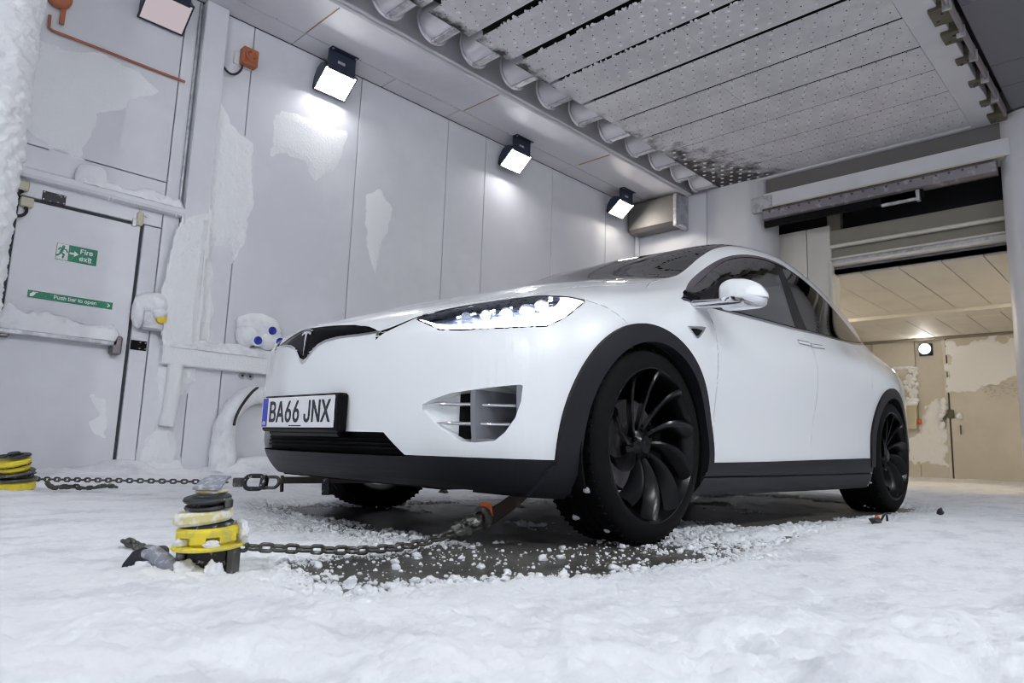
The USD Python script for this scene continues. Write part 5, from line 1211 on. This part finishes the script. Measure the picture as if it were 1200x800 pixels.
obj('pad', loc_box(-.020, -.035, .203, .040, .032, .216, .005), 'yellow2', nb, smooth=False, label='snow dusted yellow pad under the strap')
tg = []
P = spline([(.0, .035, .214), (.0, .012, .224), (.0, -.02, .236), (.0, -.05, .240)], 12)
V = []
for i, (x, y, z) in enumerate(P):
    hw = .034 - .009*i/11
    V += [lft*(.010-hw) + fwd*y + [0, 0, z], lft*(.010+hw) + fwd*y + [0, 0, z], lft*(.010+hw) + fwd*y + [0, 0, z+.006], lft*(.010-hw) + fwd*y + [0, 0, z+.006]]
F = []
for i in range(11):
    for q in range(4):
        q2 = (q+1) % 4; F += [(i*4+q, i*4+q2, i*4+4+q), (i*4+q2, i*4+4+q2, i*4+4+q)]
F += [(0, 2, 1), (0, 3, 2), (44, 45, 46), (44, 46, 47)]
m = trimesh.Trimesh(np.array(V), F, process=False); trimesh.repair.fix_normals(m)
obj('strap_tongue', m, 'strap', nb, smooth=False, label='grey frosted webbing tongue on top of the post')
blade = extr(Polygon([(.205, .004), (.196, .034), (.176, .062), (.150, .074), (.128, .066), (.140, .050), (.160, .036), (.170, .010)]), .040, 'y', -.010)
R = np.eye(4); R[:3, 0] = lft; R[:3, 1] = fwd; blade.apply_transform(R); blade = blade if blade.volume > 0 else (blade.invert() or blade)
obj('lever', blade, 'blackrub', nb, smooth=False, label='black curved lever plate lying beside the post')
obj('lever_arm', tube(spline([lft*.150 + fwd*.012 + [0, 0, .058], lft*.115 + fwd*.022 + [0, 0, .050], lft*.075 + fwd*.034 + [0, 0, .026], lft*.035 + fwd*.042 + [0, 0, .018]], 16), [.020]*6 + [.022]*10, 12), 'strap', nb, smooth=True, label='snow frosted grey lever arm running to the post')
obj('lever_plate', loc_box(.075, .030, .008, .165, .05, .028, .005), 'blackrub', nb, smooth=False)
obj('snow_dust', cat_([blob(lft*q[0] + fwd*q[1] + [0, 0, q[2]], q[3:6], i_ + 3, .55, 3, 2.4) for i_, q in enumerate([(.035, .045, .018, .030, .022, .030), (-.01, .060, .010, .035, .02, .018), (-.035, .055, .020, .022, .018, .030), (.07, .03, .012, .03, .025, .022), (-.03, .068, .090, .020, .006, .010), (.045, .060, .091, .022, .006, .009), (-.066, -.01, .112, .012, .04, .030), (.14, .036, .022, .030, .014, .018), (.10, .04, .012, .045, .02, .020), (.17, .03, .010, .03, .02, .018)])]), 'snow', nb, smooth=40)
# -- far post at the picture's edge
Fp = (1.40, -2.06, 0.)
fb = thing('tie_down_post', 'yellow and black tie down post on the snow in front of the fire door', 'tie down post', loc=Fp)
obj('lower_ring', tilt(disc(.082, .030, .082, .010), -4, 8), 'yellow', fb)
obj('base_plate', disc(.07, .005, .032), 'blackrub', fb)
for k, z in enumerate((.084, .104, .122)):
    m = lathe([(.058, z), (.086, z+.001), (.092, z+.008), (.086, z+.015), (.058, z+.016)], 30); obj('clamp_ring', tilt(m, (-4, 5, -7)[k], (6, 9, 12)[k]), 'chain', fb)
obj('core', disc(.060, .03, .14), 'blackrub', fb)
obj('middle_ring', tilt(disc(.070, .138, .168, .008), -6, 12), 'yellow', fb)
obj('upper_ring', tilt(disc(.085, .172, .200, .008), -6, 14), 'yellow', fb)
obj('seam', tilt(disc(.078, .167, .173, .002), -6, 13), 'blackrub', fb)
for k, (l, z, w) in enumerate(((-.02, .212, .05), (.07, .205, .03))):
    m = lathe([(w*.4, z), (w, z+.002), (w+.004, z+.008), (w, z+.014), (w*.4, z+.015)], 24); obj('top_clamp', tilt(mv(m, lft[0]*l, lft[1]*l, 0), -8, 10), 'blackrub', fb)
obj('top_clamp', tilt(disc(.030, .226, .238, .004), -8, 12), 'blackrub', fb)
# -- chains
def sm(pts, n=80): return spline(pts, n)
chain('tow_chain', 'dark steel chain lying from the near post towards the front wheel', sm([(1.455, .61, .062), (1.36, .60, .052), (1.20, .65, .040), (1.0, .665, .030), (.82, .64, .036), (.70, .615, .050)]), .0345, .047, .031, .0056, .35, .14, 2)
chain('tow_chain', 'thin taut chain stretched from the far post to the hooks under the nose', [(1.335, -2.16 + .06, .088), (.735, -1.02, .126)], .0335, .046, .027, .0046, .05, 0., 3)
chain('loose_chain', 'loose chain end lying on the snow beside the far post', sm([(1.30, -1.95, .08), (1.26, -1.88, .056), (1.20, -1.90, .058), (1.14, -1.85, .054), (1.06, -1.86, .060), (1.00, -1.84, .058)]), .018, .040, .026, .0056, .3, .9, 4)
chain('loose_chain', 'short chain end in the snow left of the near post', sm([(1.575, .47, .048), (1.59, .38, .036), (1.575, .30, .035), (1.59, .24, .04)]), .017, .042, .028, .0058, .4, .8, 5)
# swivel, hooks and tow bar under the nose
hk = thing('tow_hook', 'black swivel and paired hook links before the nose', 'tow hook', loc=(.72, -.99, .128))
d0 = np.array([.42, -.42, .166]) - np.array([1.335, -2.10, .088]); u0 = d0/np.linalg.norm(d0); v0 = np.cross([0, 0, 1.], u0); v0 /= np.linalg.norm(v0); w0 = np.cross(u0, v0)
def frame_mesh(m, s):
    T = np.eye(4); T[:3, 0] = u0; T[:3, 1] = v0; T[:3, 2] = w0; T[:3, 3] = u0*s; m = m.copy(); m.apply_transform(T); return m
obj('swivel', frame_mesh(bx(-.004, -.020, -.022, .052, .020, .022, .006), 0.), 'chain', hk, smooth=False)
hl_ = link_mesh(.135, .085, .011, 28, 8)
obj('hook_link', frame_mesh(rot(hl_, 78, (1, 0, 0)), .11), 'blackrub', hk, smooth=True)
obj('hook_link', frame_mesh(rot(link_mesh(.10, .07, .008, 28, 8), 70, (1, 0, 0)), .205), 'chain', hk, smooth=True)
obj('coupler', frame_mesh(rot(bx(-.012, -.034, -.016, .024, .034, .016, .006), 75, (1, 0, 0)), .158), 'blackrub', hk, smooth=False)
tb = thing('tow_bar', 'dark tow bar strap running under the front bumper', 'tow bar', loc=(.60, -.75, .15))
s1 = np.array([.60, -.75, .150]); s2 = np.array([.30, -.20, .182])
ud = (s2-s1)/np.linalg.norm(s2-s1)
def bar_frame(m, s):
    v = np.cross([0, 0, 1.], ud); v /= np.linalg.norm(v); T = np.eye(4); T[:3, 0] = ud; T[:3, 1] = v; T[:3, 2] = np.cross(ud, v); T[:3, 3] = ud*s; m = m.copy(); m.apply_transform(T); return m
obj('bar', bar_frame(bx(0, -.012, -.016, .60, .012, .016, .004), 0), 'strapbrown', tb, smooth=False)
obj('end_tag', bar_frame(bx(-.004, -.010, -.055, .006, .010, .022, .002), .0), 'strapbrown', tb, smooth=False)
obj('bracket', bar_frame(bx(.225, -.018, -.070, .268, .018, .03, .004), 0), 'blackrub', tb, smooth=False)
# near strap and its coupling
kn = thing('chain_coupling', 'snow specked steel coupling clump at the end of the near chain', 'coupling', loc=(.66, .62, .055))
obj('clump', cat_([blob((0, .0, .0), (.045, .035, .030), 3, .5, 3), blob((-.045, .01, .022), (.040, .036, .030), 4, .5, 3)]), 'chain', kn, smooth=30)
obj('ring', tilt(lathe([(.026, -.012), (.040, -.010), (.042, 0), (.040, .010), (.026, .012)], 24, 'x').apply_translation((-.085, .012, .040)), 0, 0), 'chain', kn)
obj('orange_clip', rot(bx(-.112, -.012, .030, -.104, .046, .078, .003), 10, (0, 1, 0)), 'redstop', kn, smooth=False)
objs('link', [mv(rot(link_mesh(.046, .032, .006), a, (1, .3, 0)), *q) for a, q in ((30, (.04, -.01, 0)), (110, (.0, .02, .02)), (60, (-.03, -.02, .03)))], 'chain', kn, smooth=True)
st_ = thing('tow_strap', 'dark brown webbing strap rising from the coupling to the car floor', 'strap', loc=(.56, .63, .09))
P = spline([(0, 0, 0), (-.10, -.003, .035), (-.20, -.006, .085), (-.27, -.01, .125)], 16); V = []; F = []
for i, p_ in enumerate(P):
    w = .030
    V += [p_ + [-.010, -w*.3, -w], p_ + [.010, w*.3, w], p_ + [.014, w*.3-.005, w], p_ + [-.006, -w*.3-.005, -w]]
for i in range(15):
    for q in range(4):
        q2 = (q+1) % 4; F += [(i*4+q, i*4+q2, i*4+4+q), (i*4+q2, i*4+4+q2, i*4+4+q)]
F += [(0, 2, 1), (0, 3, 2), (60, 61, 62), (60, 62, 63)]
m = trimesh.Trimesh(np.array(V), F, process=False); trimesh.repair.fix_normals(m)
obj('webbing', m, 'strapbrown', st_, smooth=30)
obj('eye', cyl((-.27, -.035, .128), (-.27, .035, .128), .014, 12), 'blackrub', st_)
# debris on the snow
db = thing('debris', 'black wedge shaped scrap with a bent wire on the snow behind the front wheel', 'debris', loc=(-1.67, 1.236, .02))
obj('wedge', extr(Polygon([(.085, .028), (.0, .030), (-.035, .005), (-.02, -.008), (.01, -.012)]), .03, 'y', -.015), 'blackrub', db, smooth=False)
obj('wire', tube(spline([(-.03, 0, .005), (-.06, 0, .01), (-.085, .01, .04), (-.125, .01, .045), (-.135, .01, .0)], 16), .006, 6), 'blackrub', db)
obj('chip', bx(-.01, -.01, .026, .005, .012, .040, .003), 'redstop', db, smooth=False)
obj('debris', blob((-2.77, 1.276, .03), (.03, .02, .03), 8, .5, 2), 'blackrub', smooth=False, label='small dark lump on the snow beside the rear wheel', cat='debris')
obj('debris', blob((-.87, -1.26, .03), (.035, .03, .02), 9, .5, 2), 'strapbrown', smooth=False, label='small brown lump on the snow seen under the front bumper', cat='debris')
